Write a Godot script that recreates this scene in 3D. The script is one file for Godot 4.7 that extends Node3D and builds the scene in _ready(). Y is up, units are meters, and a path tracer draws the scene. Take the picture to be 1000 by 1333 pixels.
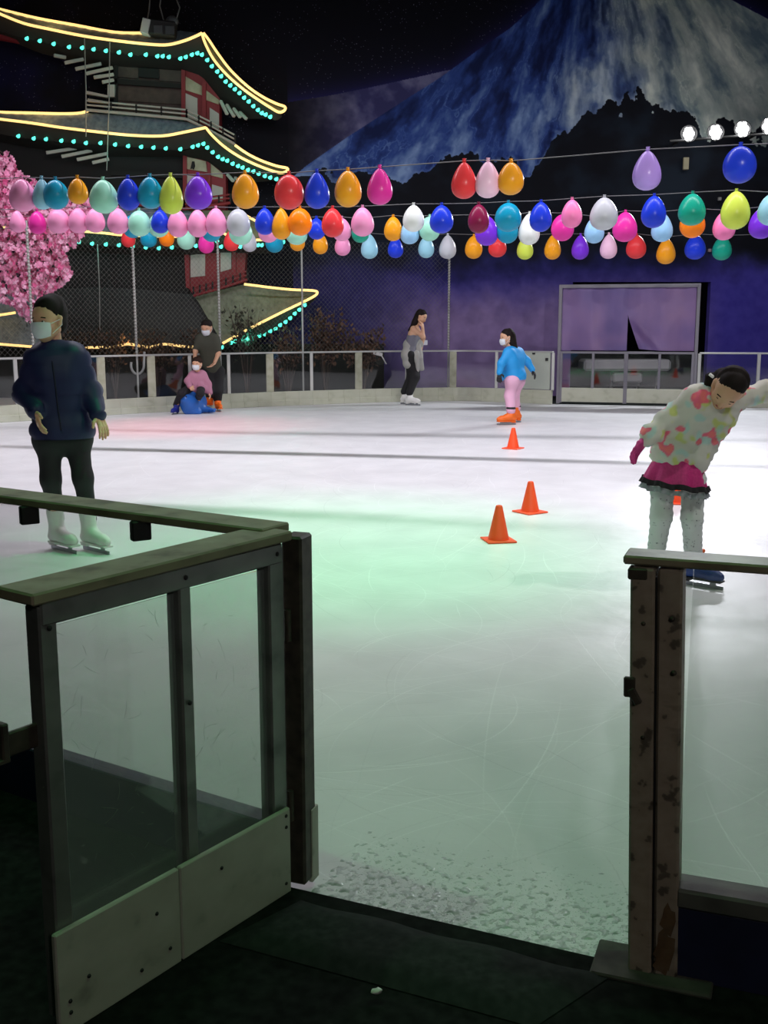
extends Node3D
# Indoor ice rink seen from its entrance gate. Metres, y up, ice surface at y = 0.

const FOCAL := 1400.0
const EYE := 1.45
const WALL_Z := -21.5
var PITCH := atan(246.5 / 1400.0)
var names := {}
var M := {}

# ------------------------------------------------------------------ mesh builder
class MB:
	var v := PackedVector3Array()
	var n := PackedVector3Array()
	var c := PackedColorArray()
	var uv := PackedVector2Array()
	var ix := PackedInt32Array()
	var colored := false
	var has_uv := false

	func tri(a: Vector3, b: Vector3, d: Vector3, nn: Vector3) -> void:
		var k := v.size()
		v.append(a); v.append(b); v.append(d)
		n.append(nn); n.append(nn); n.append(nn)
		if (b - a).cross(d - a).dot(nn) > 0.0:
			ix.append(k); ix.append(k + 2); ix.append(k + 1)
		else:
			ix.append(k); ix.append(k + 1); ix.append(k + 2)

	# convex polygon, flat, turned towards `out`
	func poly(p: Array, out: Vector3) -> void:
		var nn := Vector3.ZERO
		for i in range(1, p.size() - 1):
			nn += (p[i] - p[0]).cross(p[i + 1] - p[0])
		if nn.length() < 1e-12:
			return
		nn = nn.normalized()
		if nn.dot(out) < 0:
			nn = -nn
		for i in range(1, p.size() - 1):
			tri(p[0], p[i], p[i + 1], nn)

	# chamfered box: centre, half sizes, basis
	func box(o: Vector3, h: Vector3, b := Basis.IDENTITY, ch := 0.0) -> void:
		var cut: float = minf(ch, minf(h.x, minf(h.y, h.z)) * 0.6)
		var ax := [b.x.normalized(), b.y.normalized(), b.z.normalized()]
		var hh := [h.x, h.y, h.z]
		for k in 3:
			var i := (k + 1) % 3
			var j := (k + 2) % 3
			for s in [-1.0, 1.0]:
				var q := []
				for e in [[-1.0, -1.0], [1.0, -1.0], [1.0, 1.0], [-1.0, 1.0]]:
					q.append(o + ax[k] * (s * hh[k]) + ax[i] * (e[0] * (hh[i] - cut)) + ax[j] * (e[1] * (hh[j] - cut)))
				poly(q, ax[k] * s)
		if cut <= 0.0:
			return
		for k in 3:
			var i := (k + 1) % 3
			var j := (k + 2) % 3
			for si in [-1.0, 1.0]:
				for sj in [-1.0, 1.0]:
					var q := []
					for e in [-1.0, 1.0]:
						q.append(o + ax[k] * (e * (hh[k] - cut)) + ax[i] * (si * hh[i]) + ax[j] * (sj * (hh[j] - cut)))
					for e in [1.0, -1.0]:
						q.append(o + ax[k] * (e * (hh[k] - cut)) + ax[i] * (si * (hh[i] - cut)) + ax[j] * (sj * hh[j]))
					poly(q, ax[i] * si + ax[j] * sj)
		for sx in [-1.0, 1.0]:
			for sy in [-1.0, 1.0]:
				for sz in [-1.0, 1.0]:
					var X: Vector3 = ax[0] * sx
					var Y: Vector3 = ax[1] * sy
					var Z: Vector3 = ax[2] * sz
					poly([o + X * h.x + Y * (h.y - cut) + Z * (h.z - cut), o + X * (h.x - cut) + Y * h.y + Z * (h.z - cut), o + X * (h.x - cut) + Y * (h.y - cut) + Z * h.z], X + Y + Z)

	# box between two points: width w (sideways, horizontal where possible), height t
	func bar(a: Vector3, b: Vector3, w: float, t: float, ch := 0.0, up := Vector3.UP) -> void:
		var d := (b - a)
		var L := d.length()
		d = d / L
		var side := up.cross(d)
		if side.length() < 1e-3:
			side = Vector3.RIGHT
		side = side.normalized()
		var u := d.cross(side).normalized()
		box((a + b) * 0.5, Vector3(w * 0.5, t * 0.5, L * 0.5), Basis(side, u, d), ch)

	# smooth surface through rows of points
	func surf(rows: Array, wrap := false, hint := Vector3.ZERO, two_caps := false) -> void:
		var R := rows.size()
		var C: int = rows[0].size()
		var acc := PackedVector3Array()
		acc.resize(R * C)
		var quads := []
		for r in R - 1:
			for q in (C if wrap else C - 1):
				var q2 := (q + 1) % C
				var a: Vector3 = rows[r][q]
				var b: Vector3 = rows[r][q2]
				var d: Vector3 = rows[r + 1][q2]
				var e: Vector3 = rows[r + 1][q]
				var nn := (d - a).cross(e - b)
				acc[r * C + q] += nn; acc[r * C + q2] += nn; acc[(r + 1) * C + q2] += nn; acc[(r + 1) * C + q] += nn
		var sgn := 0.0
		for r in R:
			var ctr := Vector3.ZERO
			for q in C:
				ctr += rows[r][q]
			ctr /= C
			for q in C:
				sgn += acc[r * C + q].dot(hint if hint != Vector3.ZERO else (rows[r][q] - ctr))
		var f := -1.0 if sgn < 0 else 1.0
		var k := v.size()
		for r in R:
			for q in C:
				v.append(rows[r][q])
				n.append((acc[r * C + q] * f).normalized() if acc[r * C + q].length() > 1e-14 else Vector3.UP)
				if has_uv:
					uv.append(Vector2(float(q) / (C - 1), float(r) / (R - 1)))
		for r in R - 1:
			for q in (C if wrap else C - 1):
				var q2 := (q + 1) % C
				var a := k + r * C + q
				var b := k + r * C + q2
				var d := k + (r + 1) * C + q2
				var e := k + (r + 1) * C + q
				if f > 0:
					ix.append_array([a, d, b, a, e, d])
				else:
					ix.append_array([a, b, d, a, d, e])
		if two_caps:
			for r in [0, R - 1]:
				var ctr := Vector3.ZERO
				for q in C:
					ctr += rows[r][q]
				ctr /= C
				var other := Vector3.ZERO
				for q in C:
					other += rows[1 if r == 0 else R - 2][q]
				other /= C
				for q in C:
					poly([ctr, rows[r][q], rows[r][(q + 1) % C]], ctr - other)

	func tube(p: Array, r0: float, sides := 6, r1 := -1.0) -> void:
		var rows := []
		var side := Vector3.ZERO
		for i in p.size():
			var d: Vector3 = (p[mini(i + 1, p.size() - 1)] - p[maxi(i - 1, 0)]).normalized()
			if side == Vector3.ZERO:
				side = d.cross(Vector3.UP if absf(d.y) < 0.9 else Vector3.RIGHT).normalized()
			side = (side - d * side.dot(d)).normalized()
			var up := d.cross(side)
			var t := float(i) / maxf(1.0, p.size() - 1)
			var r := r0 if r1 < 0 else lerpf(r0, r1, t)
			var row := PackedVector3Array()
			for q in sides:
				var a := TAU * q / sides
				row.append(p[i] + side * (cos(a) * r) + up * (sin(a) * r))
			rows.append(row)
		surf(rows, true, Vector3.ZERO, true)

	# lathe round an axis: profile of [radius, height]
	func lathe(o: Vector3, prof: Array, sides := 16, axis := Vector3.UP, squash := Vector2.ONE) -> void:
		var sd := axis.cross(Vector3.RIGHT if absf(axis.x) < 0.9 else Vector3.UP).normalized()
		var s2 := axis.cross(sd).normalized()
		var rows := []
		for p in prof:
			var row := PackedVector3Array()
			for q in sides:
				var a := TAU * q / sides
				row.append(o + axis * float(p[1]) + sd * (cos(a) * p[0] * squash.x) + s2 * (sin(a) * p[0] * squash.y))
			rows.append(row)
		surf(rows, true)

	func ball(o: Vector3, r: Vector3, b := Basis.IDENTITY, seg := 10) -> void:
		var rows := []
		for i in seg + 1:
			var th := PI * (0.002 + 0.996 * i / seg)
			var row := PackedVector3Array()
			for q in seg + 2:
				var a := TAU * q / (seg + 2)
				row.append(o + b * Vector3(r.x * sin(th) * cos(a), r.y * cos(th), r.z * sin(th) * sin(a)))
			rows.append(row)
		surf(rows, true)

	func mesh() -> ArrayMesh:
		var a := []
		a.resize(Mesh.ARRAY_MAX)
		a[Mesh.ARRAY_VERTEX] = v
		a[Mesh.ARRAY_NORMAL] = n
		a[Mesh.ARRAY_INDEX] = ix
		if colored:
			a[Mesh.ARRAY_COLOR] = c
		if has_uv:
			a[Mesh.ARRAY_TEX_UV] = uv
		var m := ArrayMesh.new()
		m.add_surface_from_arrays(Mesh.PRIMITIVE_TRIANGLES, a)
		return m

# ------------------------------------------------------------------ skin over bones
# bones: [a, b, ra, rb]; smooth union on a grid, meshed as surface nets into mb
func skin(mb: MB, bones: Array, h: float, k: float) -> void:
	var lo := Vector3(1e9, 1e9, 1e9)
	var hi := -lo
	for b in bones:
		var r: float = maxf(b[2], b[3]) + 3.0 * h
		var rv := Vector3(r, r, r)
		lo = lo.min(b[0] - rv).min(b[1] - rv)
		hi = hi.max(b[0] + rv).max(b[1] + rv)
	var nx := int(ceil((hi.x - lo.x) / h)) + 1
	var ny := int(ceil((hi.y - lo.y) / h)) + 1
	var nz := int(ceil((hi.z - lo.z) / h)) + 1
	var f := PackedFloat32Array()
	f.resize(nx * ny * nz)
	f.fill(9.0)
	for b in bones:
		var a: Vector3 = b[0]
		var ab: Vector3 = b[1] - b[0]
		var ra: float = b[2]
		var dr: float = b[3] - b[2]
		var L: float = maxf(ab.length_squared(), 1e-9)
		var r: float = maxf(b[2], b[3]) + k + 2.0 * h
		var l: Vector3 = ((b[0] as Vector3).min(b[1]) - Vector3(r, r, r) - lo) / h
		var u: Vector3 = ((b[0] as Vector3).max(b[1]) + Vector3(r, r, r) - lo) / h
		var x0 := maxi(0, int(l.x)); var x1 := mini(nx - 1, int(u.x) + 1)
		var y0 := maxi(0, int(l.y)); var y1 := mini(ny - 1, int(u.y) + 1)
		var z0 := maxi(0, int(l.z)); var z1 := mini(nz - 1, int(u.z) + 1)
		for z in range(z0, z1 + 1):
			for y in range(y0, y1 + 1):
				var at := (z * ny + y) * nx
				var p := Vector3(lo.x + x0 * h, lo.y + y * h, lo.z + z * h) - a
				for x in range(x0, x1 + 1):
					var t := clampf(p.dot(ab) / L, 0.0, 1.0)
					var d := (p - ab * t).length() - ra - dr * t
					p.x += h
					var o := f[at + x]
					var g := k - absf(o - d)
					if g > 0.0:
						f[at + x] = minf(o, d) - g * g / (4.0 * k)
					elif d < o:
						f[at + x] = d
	var ids := PackedInt32Array()
	ids.resize(nx * ny * nz)
	ids.fill(-1)
	var sx := 1
	var sy := nx
	var sz := nx * ny
	var off := [0, sx, sy, sx + sy, sz, sx + sz, sy + sz, sx + sy + sz]
	var edges := [[0, 1], [2, 3], [4, 5], [6, 7], [0, 2], [1, 3], [4, 6], [5, 7], [0, 4], [1, 5], [2, 6], [3, 7]]
	var lim := 2.2 * h
	var cells := PackedInt32Array()
	for z in nz - 1:
		for y in ny - 1:
			var at := (z * ny + y) * nx
			for x in nx - 1:
				var f0 := f[at + x]
				if f0 > lim or f0 < -lim:
					continue
				var i := at + x
				var inside := 0
				for o in off:
					if f[i + o] < 0.0:
						inside += 1
				if inside == 0 or inside == 8:
					continue
				var s := Vector3.ZERO
				var cnt := 0
				for e in edges:
					var fa: float = f[i + off[e[0]]]
					var fb: float = f[i + off[e[1]]]
					if (fa < 0.0) != (fb < 0.0):
						var t := fa / (fa - fb)
						var ca := Vector3(e[0] & 1, (e[0] >> 1) & 1, e[0] >> 2)
						var cb := Vector3(e[1] & 1, (e[1] >> 1) & 1, e[1] >> 2)
						s += ca.lerp(cb, t)
						cnt += 1
				s /= cnt
				var gx := (f[i + 1] + f[i + off[3]] + f[i + off[5]] + f[i + off[7]]) - (f[i] + f[i + off[2]] + f[i + off[4]] + f[i + off[6]])
				var gy := (f[i + off[2]] + f[i + off[3]] + f[i + off[6]] + f[i + off[7]]) - (f[i] + f[i + off[1]] + f[i + off[4]] + f[i + off[5]])
				var gz := (f[i + off[4]] + f[i + off[5]] + f[i + off[6]] + f[i + off[7]]) - (f[i] + f[i + off[1]] + f[i + off[2]] + f[i + off[3]])
				ids[i] = mb.v.size()
				cells.append(i)
				mb.v.append(lo + (Vector3(x, y, z) + s) * h)
				mb.n.append(Vector3(gx, gy, gz).normalized())
	for i in cells:
		for e in [[sx, sy, sz], [sy, sz, sx], [sz, sx, sy]]:
			var fa := f[i]
			var fb: float = f[i + e[0]]
			if (fa < 0.0) == (fb < 0.0):
				continue
			var a := ids[i]
			var b: int = ids[i - e[1]]
			var c: int = ids[i - e[1] - e[2]]
			var d: int = ids[i - e[2]]
			if a < 0 or b < 0 or c < 0 or d < 0:
				continue
			if fa < 0.0:
				mb.ix.append_array([a, c, b, a, d, c])
			else:
				mb.ix.append_array([a, b, c, a, c, d])

# ------------------------------------------------------------------ pixels to places
func ray(px: float, py: float) -> Vector3:
	var x := (px - 500.0) / FOCAL
	var y := (666.5 - py) / FOCAL
	return Vector3(x, y * cos(PITCH) - sin(PITCH), -(cos(PITCH) + y * sin(PITCH)))
func pz(px: float, py: float, z: float) -> Vector3:
	var r := ray(px, py)
	return Vector3(0, EYE, 0) + r * (z / r.z)
func pg(px: float, py: float, y := 0.0) -> Vector3:
	var r := ray(px, py)
	return Vector3(0, EYE, 0) + r * ((y - EYE) / r.y)

# ------------------------------------------------------------------ nodes
func numbered(called: String) -> String:
	if not names.has(called):
		names[called] = 0
		return called
	names[called] += 1
	return "%s_%03d" % [called, names[called]]
func tag(o: Node, label: String, category: String, group := "", kind := "") -> Node:
	o.set_meta("label", label)
	o.set_meta("category", category)
	if group: o.set_meta("group", group)
	if kind: o.set_meta("kind", kind)
	return o
func thing(called: String, label: String, category: String, at := Vector3.ZERO, group := "", kind := "") -> Node3D:
	var o := Node3D.new()
	o.name = numbered(called)
	add_child(o)
	o.position = at
	tag(o, label, category, group, kind)
	return o
# a mesh whose vertices are in world places; under a thing it keeps them there
func obj(called: String, mb, m: Material, parent: Node3D = null) -> MeshInstance3D:
	var o := MeshInstance3D.new()
	o.mesh = mb.mesh() if mb is MB else mb
	o.material_override = null
	o.mesh.surface_set_material(0, m)
	o.cast_shadow = GeometryInstance3D.SHADOW_CASTING_SETTING_ON
	if parent == null:
		o.name = numbered(called)
		add_child(o)
	else:
		o.name = called
		parent.add_child(o, true)
		var w := Vector3.ZERO
		var q: Node = parent
		while q != self and q is Node3D:
			w += (q as Node3D).position
			q = q.get_parent()
		o.position = -w
	return o
func part(called: String, mesh: Mesh, m: Material, parent: Node3D, at := Transform3D.IDENTITY) -> MeshInstance3D:
	var o := MeshInstance3D.new()
	o.mesh = mesh
	o.set_surface_override_material(0, m)
	o.name = called
	parent.add_child(o, true)
	o.transform = at
	return o
func struct(called: String, mb, m: Material, label: String, category: String) -> MeshInstance3D:
	var o := obj(called, mb, m)
	tag(o, label, category, "", "structure")
	return o

# ------------------------------------------------------------------ materials
func rgb(r: float, g: float, b: float) -> Color:
	return Color(r / 255.0, g / 255.0, b / 255.0)
func mat(c: Color, rough := 0.7, metal := 0.0, spec := 0.5) -> StandardMaterial3D:
	var m := StandardMaterial3D.new()
	m.albedo_color = c
	m.roughness = rough
	m.metallic = metal
	m.metallic_specular = spec
	return m
func glow(c: Color, e: float) -> StandardMaterial3D:
	var m := mat(c, 0.5)
	m.emission_enabled = true
	m.emission = c
	m.emission_energy_multiplier = e
	return m
func pane(c: Color, alpha: float, rough := 0.02) -> StandardMaterial3D:
	var m := mat(Color(c.r, c.g, c.b, alpha), rough)
	m.transparency = BaseMaterial3D.TRANSPARENCY_ALPHA
	return m
# blotchy texture: noise mapped on a list of [value, colour], tiled on all faces
func blotch(seed_: int, freq: float, stops: Array, size := 256, scale_ := 1.0, world := true, octaves := 4, kind := FastNoiseLite.TYPE_SIMPLEX_SMOOTH) -> ImageTexture:
	var fn := FastNoiseLite.new()
	fn.seed = seed_
	fn.noise_type = kind
	fn.frequency = freq
	fn.fractal_octaves = octaves
	var im := fn.get_seamless_image(size, size)
	im.convert(Image.FORMAT_L8)
	var g := Gradient.new()
	var offs := PackedFloat32Array()
	var cols := PackedColorArray()
	for s in stops:
		offs.append(s[0])
		cols.append(s[1])
	g.offsets = offs
	g.colors = cols
	var lut := PackedByteArray()
	for i in 256:
		var cc := g.sample(i / 255.0)
		lut.append(int(cc.r * 255)); lut.append(int(cc.g * 255)); lut.append(int(cc.b * 255))
	var src := im.get_data()
	var dst := PackedByteArray()
	dst.resize(size * size * 3)
	for i in size * size:
		var q := src[i] * 3
		dst[i * 3] = lut[q]; dst[i * 3 + 1] = lut[q + 1]; dst[i * 3 + 2] = lut[q + 2]
	return ImageTexture.create_from_image(Image.create_from_data(size, size, false, Image.FORMAT_RGB8, dst))
func textured(tex: Texture2D, scale_: float, rough := 0.7, metal := 0.0, spec := 0.5) -> StandardMaterial3D:
	var m := mat(Color.WHITE, rough, metal, spec)
	m.albedo_texture = tex
	m.uv1_triplanar = true
	m.uv1_world_triplanar = true
	m.uv1_scale = Vector3.ONE * scale_
	return m
func _ready() -> void:
	# ---- camera, surroundings, exposure
	var cam := Camera3D.new()
	cam.name = "camera"
	add_child(cam)
	cam.position = Vector3(0, EYE, 0)
	cam.rotation.x = -PITCH
	cam.fov = rad_to_deg(2.0 * atan(666.5 / FOCAL))
	cam.near = 0.05
	cam.far = 200.0
	cam.current = true
	var env := Environment.new()
	env.background_mode = Environment.BG_COLOR
	env.background_color = Color(0.004, 0.004, 0.006)
	env.tonemap_mode = Environment.TONE_MAPPER_LINEAR
	env.tonemap_exposure = 1.0
	env.sdfgi_enabled = true
	env.ssao_enabled = true
	env.ssil_enabled = true
	var we := WorldEnvironment.new()
	we.name = "surroundings"
	we.environment = env
	add_child(we)
	make_materials()
	# ---- the lamps over the rink
	for i in 6:
		linear_lamp(Vector3(-6.6 + 2.55 * i, 7.2, -10.8 + 0.22 * (-6.6 + 2.55 * i)), 2.5, i)
	stage_lamp(Vector3(-0.1, 6.4, -6.0), Vector3(-0.35, 0, -7.0), rgb(40, 255, 140), 24.0, 23.0, "green stage lamp over the front of the rink")
	stage_lamp(Vector3(1.8, 5.6, -2.4), Vector3(0.7, 0, -2.8), rgb(140, 255, 165), 3.3, 38.0, "pale green stage lamp over the entrance side of the rink")
	stage_lamp(Vector3(-2.4, 5.6, -3.0), Vector3(-0.9, 0, -3.6), rgb(140, 255, 165), 3.3, 38.0, "soft green stage lamp over the fenced bend beside the entrance")
	stage_lamp(Vector3(-5.0, 6.6, -13.0), Vector3(-2.9, 0, -15.2), rgb(255, 60, 90), 24.0, 16.0, "pink stage lamp over the far bend of the rink")
	stage_lamp(Vector3(2.6, 4.7, -1.1), Vector3(0.3, 2.0, -12.0), rgb(255, 250, 245), 36.0, 27.0, "white stage lamp over the entrance pointing at the balloons")
	stage_lamp(Vector3(4.6, 5.2, -4.6), Vector3(0.9, 0.3, -6.4), rgb(255, 252, 246), 7.5, 31.0, "white stage lamp beside the right wall pointing at the cones")
	stage_lamp(Vector3(-0.6, 4.9, -0.9), Vector3(-0.2, 0.9, -7.0), rgb(255, 252, 246), 6.0, 31.0, "white stage lamp over the entrance pointing at the skaters")
	entrance_lamp(Vector3(1.2, 2.83, 1.6))
	# ---- the room
	room()
	near_barrier()
	entrance_door()
	floor_things()
	far_barrier()
	tall_gate()
	fence()
	pagoda()
	light_strings()
	blossom_tree()
	shrubs()
	floodlights()
	balloons()
	cones()
	seal()
	woman_navy()
	girl_sweater()
	girl_blue()
	woman_wall()
	helper_olive()
	child_pink()
	odds()

func make_materials() -> void:
	M.steel_dark = textured(blotch(3, 0.02, [[0.0, rgb(70, 72, 68)], [0.45, rgb(96, 97, 92)], [1.0, rgb(118, 117, 110)]]), 1.3, 0.5, 0.3)
	M.alu = textured(blotch(4, 0.03, [[0.0, rgb(88, 90, 90)], [0.35, rgb(128, 130, 128)], [1.0, rgb(150, 151, 147)]]), 1.0, 0.42, 0.55)
	M.cap = textured(blotch(5, 0.02, [[0.0, rgb(98, 90, 72)], [0.4, rgb(140, 130, 108)], [1.0, rgb(160, 150, 128)]]), 1.4, 0.5, 0.0, 0.35)
	M.jamb = textured(blotch(6, 0.035, [[0.0, rgb(26, 23, 20)], [0.2, rgb(52, 46, 40)], [0.26, rgb(140, 127, 112)], [0.72, rgb(158, 145, 130)], [1.0, rgb(142, 128, 112)]]), 1.8, 0.6)
	M.rust = textured(blotch(7, 0.03, [[0.0, rgb(64, 50, 38)], [0.5, rgb(102, 76, 52)], [1.0, rgb(118, 100, 80)]]), 2.5, 0.85)
	M.black = mat(rgb(26, 26, 27), 0.6)
	M.iron = textured(blotch(8, 0.03, [[0.0, rgb(42, 38, 34)], [0.5, rgb(74, 67, 59)], [1.0, rgb(94, 86, 76)]]), 2.0, 0.55, 0.3)
	M.navy = textured(blotch(9, 0.02, [[0.0, rgb(16, 20, 46)], [1.0, rgb(30, 36, 72)]]), 1.0, 0.55)
	M.white_board = textured(blotch(10, 0.03, [[0.0, rgb(108, 106, 96)], [0.25, rgb(170, 168, 156)], [1.0, rgb(190, 189, 178)]]), 1.0, 0.6)
	M.kick = textured(blotch(11, 0.02, [[0.0, rgb(160, 163, 142)], [0.3, rgb(182, 185, 165)], [1.0, rgb(192, 195, 178)]]), 0.7, 0.55)
	M.glass_near = pane(rgb(200, 212, 208), 0.13, 0.05)
	M.glass_far = pane(rgb(90, 95, 90), 0.04, 0.03)
	M.rail = mat(rgb(190, 192, 188), 0.4, 0.4)
	M.post = textured(blotch(12, 0.02, [[0.0, rgb(146, 148, 124)], [0.5, rgb(168, 170, 148)], [1.0, rgb(176, 178, 160)]]), 1.0, 0.6)
	M.rubber = textured(blotch(13, 0.08, [[0.0, rgb(18, 21, 19)], [1.0, rgb(38, 42, 39)]]), 1.0, 0.95, 0.0, 0.15)
	M.mat = textured(blotch(14, 0.05, [[0.0, rgb(30, 35, 32)], [1.0, rgb(50, 56, 52)]]), 2.0, 0.9, 0.0, 0.2)
	M.concrete = textured(blotch(15, 0.04, [[0.0, rgb(50, 49, 44)], [1.0, rgb(92, 90, 82)]]), 1.0, 0.85)
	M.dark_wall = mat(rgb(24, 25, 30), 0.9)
	M.ceiling = mat(rgb(20, 20, 23), 0.9)
	M.rope = glow(rgb(255, 208, 132), 1.35)
	M.bulb = glow(rgb(90, 255, 222), 1.5)
	M.led = glow(rgb(255, 255, 255), 14.0)
	M.skin = mat(rgb(205, 160, 128), 0.6)
	M.skin.subsurf_scatter_enabled = true
	M.skin.subsurf_scatter_strength = 0.1
	M.hair = mat(rgb(30, 24, 22), 0.7, 0.0, 0.25)
	M.hair_brown = mat(rgb(44, 30, 24), 0.7, 0.0, 0.25)
	M.mask = mat(rgb(212, 218, 222), 0.85)
	M.eye_white = mat(rgb(220, 218, 212), 0.3)
	M.eye_dark = mat(rgb(26, 18, 14), 0.2)
	M.lips = mat(rgb(170, 92, 84), 0.5)
	M.blade = mat(rgb(150, 154, 158), 0.3, 0.8)
	M.boot_white = mat(rgb(225, 225, 220), 0.5)
	M.orange_plastic = mat(rgb(244, 112, 26), 0.45)

# ------------------------------------------------------------------ lamps out of the frame
func linear_lamp(at: Vector3, w: float, i: int) -> void:
	var t := thing("linear_ceiling_lamp", "long white tube lamp over the rink, %s from the blossom-tree side wall" % ["first", "second", "third", "fourth", "fifth", "sixth"][i], "lamp", at, "row of tube lamps over the rink")
	var b := MB.new()
	var yaw := -atan(0.22)
	var bs := Basis(Vector3.UP, yaw)
	b.box(at + Vector3(0, 0.07, 0), Vector3(w * 0.5, 0.05, 0.12), bs, 0.02)
	obj("housing", b, M.alu, t)
	b = MB.new()
	b.box(at + bs.z * 0.125 + Vector3(0, -0.005, 0), Vector3(w * 0.51, 0.125, 0.003), bs)
	obj("glare_shade", b, M.black, t)
	b = MB.new()
	b.box(at + Vector3(0, 0.01, 0), Vector3(w * 0.48, 0.01, 0.09), bs)
	obj("tube_light", b, glow(rgb(250, 246, 255), 2.0), t)
	for s in [-1.0, 1.0]:
		b = MB.new()
		b.tube([at + bs.x * (s * w * 0.4) + Vector3(0, 0.1, 0), at + bs.x * (s * w * 0.4) + Vector3(0, 1.36, 0)], 0.006, 5)
		obj("hanger", b, M.black, t)
	var l := AreaLight3D.new()
	l.name = "tube_glow"
	l.area_size = Vector2(w * 0.96, 0.18)
	l.light_color = rgb(250, 244, 255)
	l.light_energy = 17.5
	l.shadow_enabled = true
	l.set("area_range", 40.0)
	t.add_child(l)
	l.position = Vector3(0, -0.02, 0)
	l.basis = bs * Basis(Vector3.RIGHT, -PI / 2)
func entrance_lamp(at: Vector3) -> void:
	var t := thing("ceiling_lamp", "dim round lamp on the low ceiling over the entrance floor", "lamp", at)
	var b := MB.new()
	b.lathe(at, [[0.17, 0.02], [0.17, 0.05], [0.0, 0.05]], 20)
	obj("rim", b, M.alu, t)
	b = MB.new()
	b.lathe(at, [[0.165, 0.02], [0.12, 0.0], [0.0, -0.01]], 20)
	obj("lamp_cover", b, glow(rgb(255, 240, 215), 0.6), t)
	var l := OmniLight3D.new()
	l.name = "glow"
	l.light_color = rgb(250, 246, 236)
	l.light_energy = 1.5
	l.light_size = 0.12
	l.omni_range = 30
	l.omni_attenuation = 2
	l.shadow_enabled = true
	t.add_child(l)
	l.position = Vector3(0, -0.14, 0)
func stage_lamp(at: Vector3, to: Vector3, c: Color, e: float, cone: float, label: String) -> void:
	var t := thing("stage_lamp", label, "lamp", at, "coloured stage lamps under the rink ceiling")
	var d := (to - at).normalized()
	var b := MB.new()
	b.lathe(at - d * 0.34, [[0.0, 0.0], [0.07, 0.0], [0.1, 0.06], [0.11, 0.34]], 16, d)
	obj("can", b, M.black, t)
	b = MB.new()
	b.lathe(at - d * 0.03, [[0.1, 0.0], [0.06, 0.012], [0.0, 0.016]], 16, d)
	obj("lamp_lens", b, glow(c, 2.0), t)
	b = MB.new()
	b.tube([at - d * 0.2 + Vector3(0.13, 0, 0), at + Vector3(0.13, 0.4, 0) - d * 0.2, at + Vector3(-0.13, 0.4, 0) - d * 0.2, at - d * 0.2 + Vector3(-0.13, 0, 0)], 0.01, 5)
	b.tube([at + Vector3(0, 0.4, 0) - d * 0.2, Vector3(at.x - d.x * 0.2, 8.55, at.z - d.z * 0.2)], 0.02, 6)
	obj("yoke", b, M.black, t)
	var l := SpotLight3D.new()
	l.name = "beam"
	l.light_color = c
	l.light_energy = e
	l.light_size = 0.09
	l.spot_angle = cone
	l.spot_angle_attenuation = 1.0
	l.spot_range = 40
	l.spot_attenuation = 2.0
	l.shadow_enabled = true
	t.add_child(l)
	l.position = d * 0.03
	l.look_at_from_position(at + d * 0.03, to, Vector3.RIGHT)

# ------------------------------------------------------------------ the room
const NEAR := [Vector2(-5.6, -5.6), Vector2(-3.4, -4.52), Vector2(-1.7, -3.48), Vector2(-0.24, -2.56), Vector2(0.6, -2.2), Vector2(1.6, -1.84), Vector2(3.6, -1.35), Vector2(9.0, -0.9)]
func line_at(pts: Array, v: float, k: int) -> float:
	for i in range(1, pts.size()):
		if v <= pts[i][0] or i == pts.size() - 1:
			var t: float = (v - pts[i - 1][0]) / (pts[i][0] - pts[i - 1][0])
			return lerpf(pts[i - 1][k], pts[i][k], t)
	return 0.0

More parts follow.
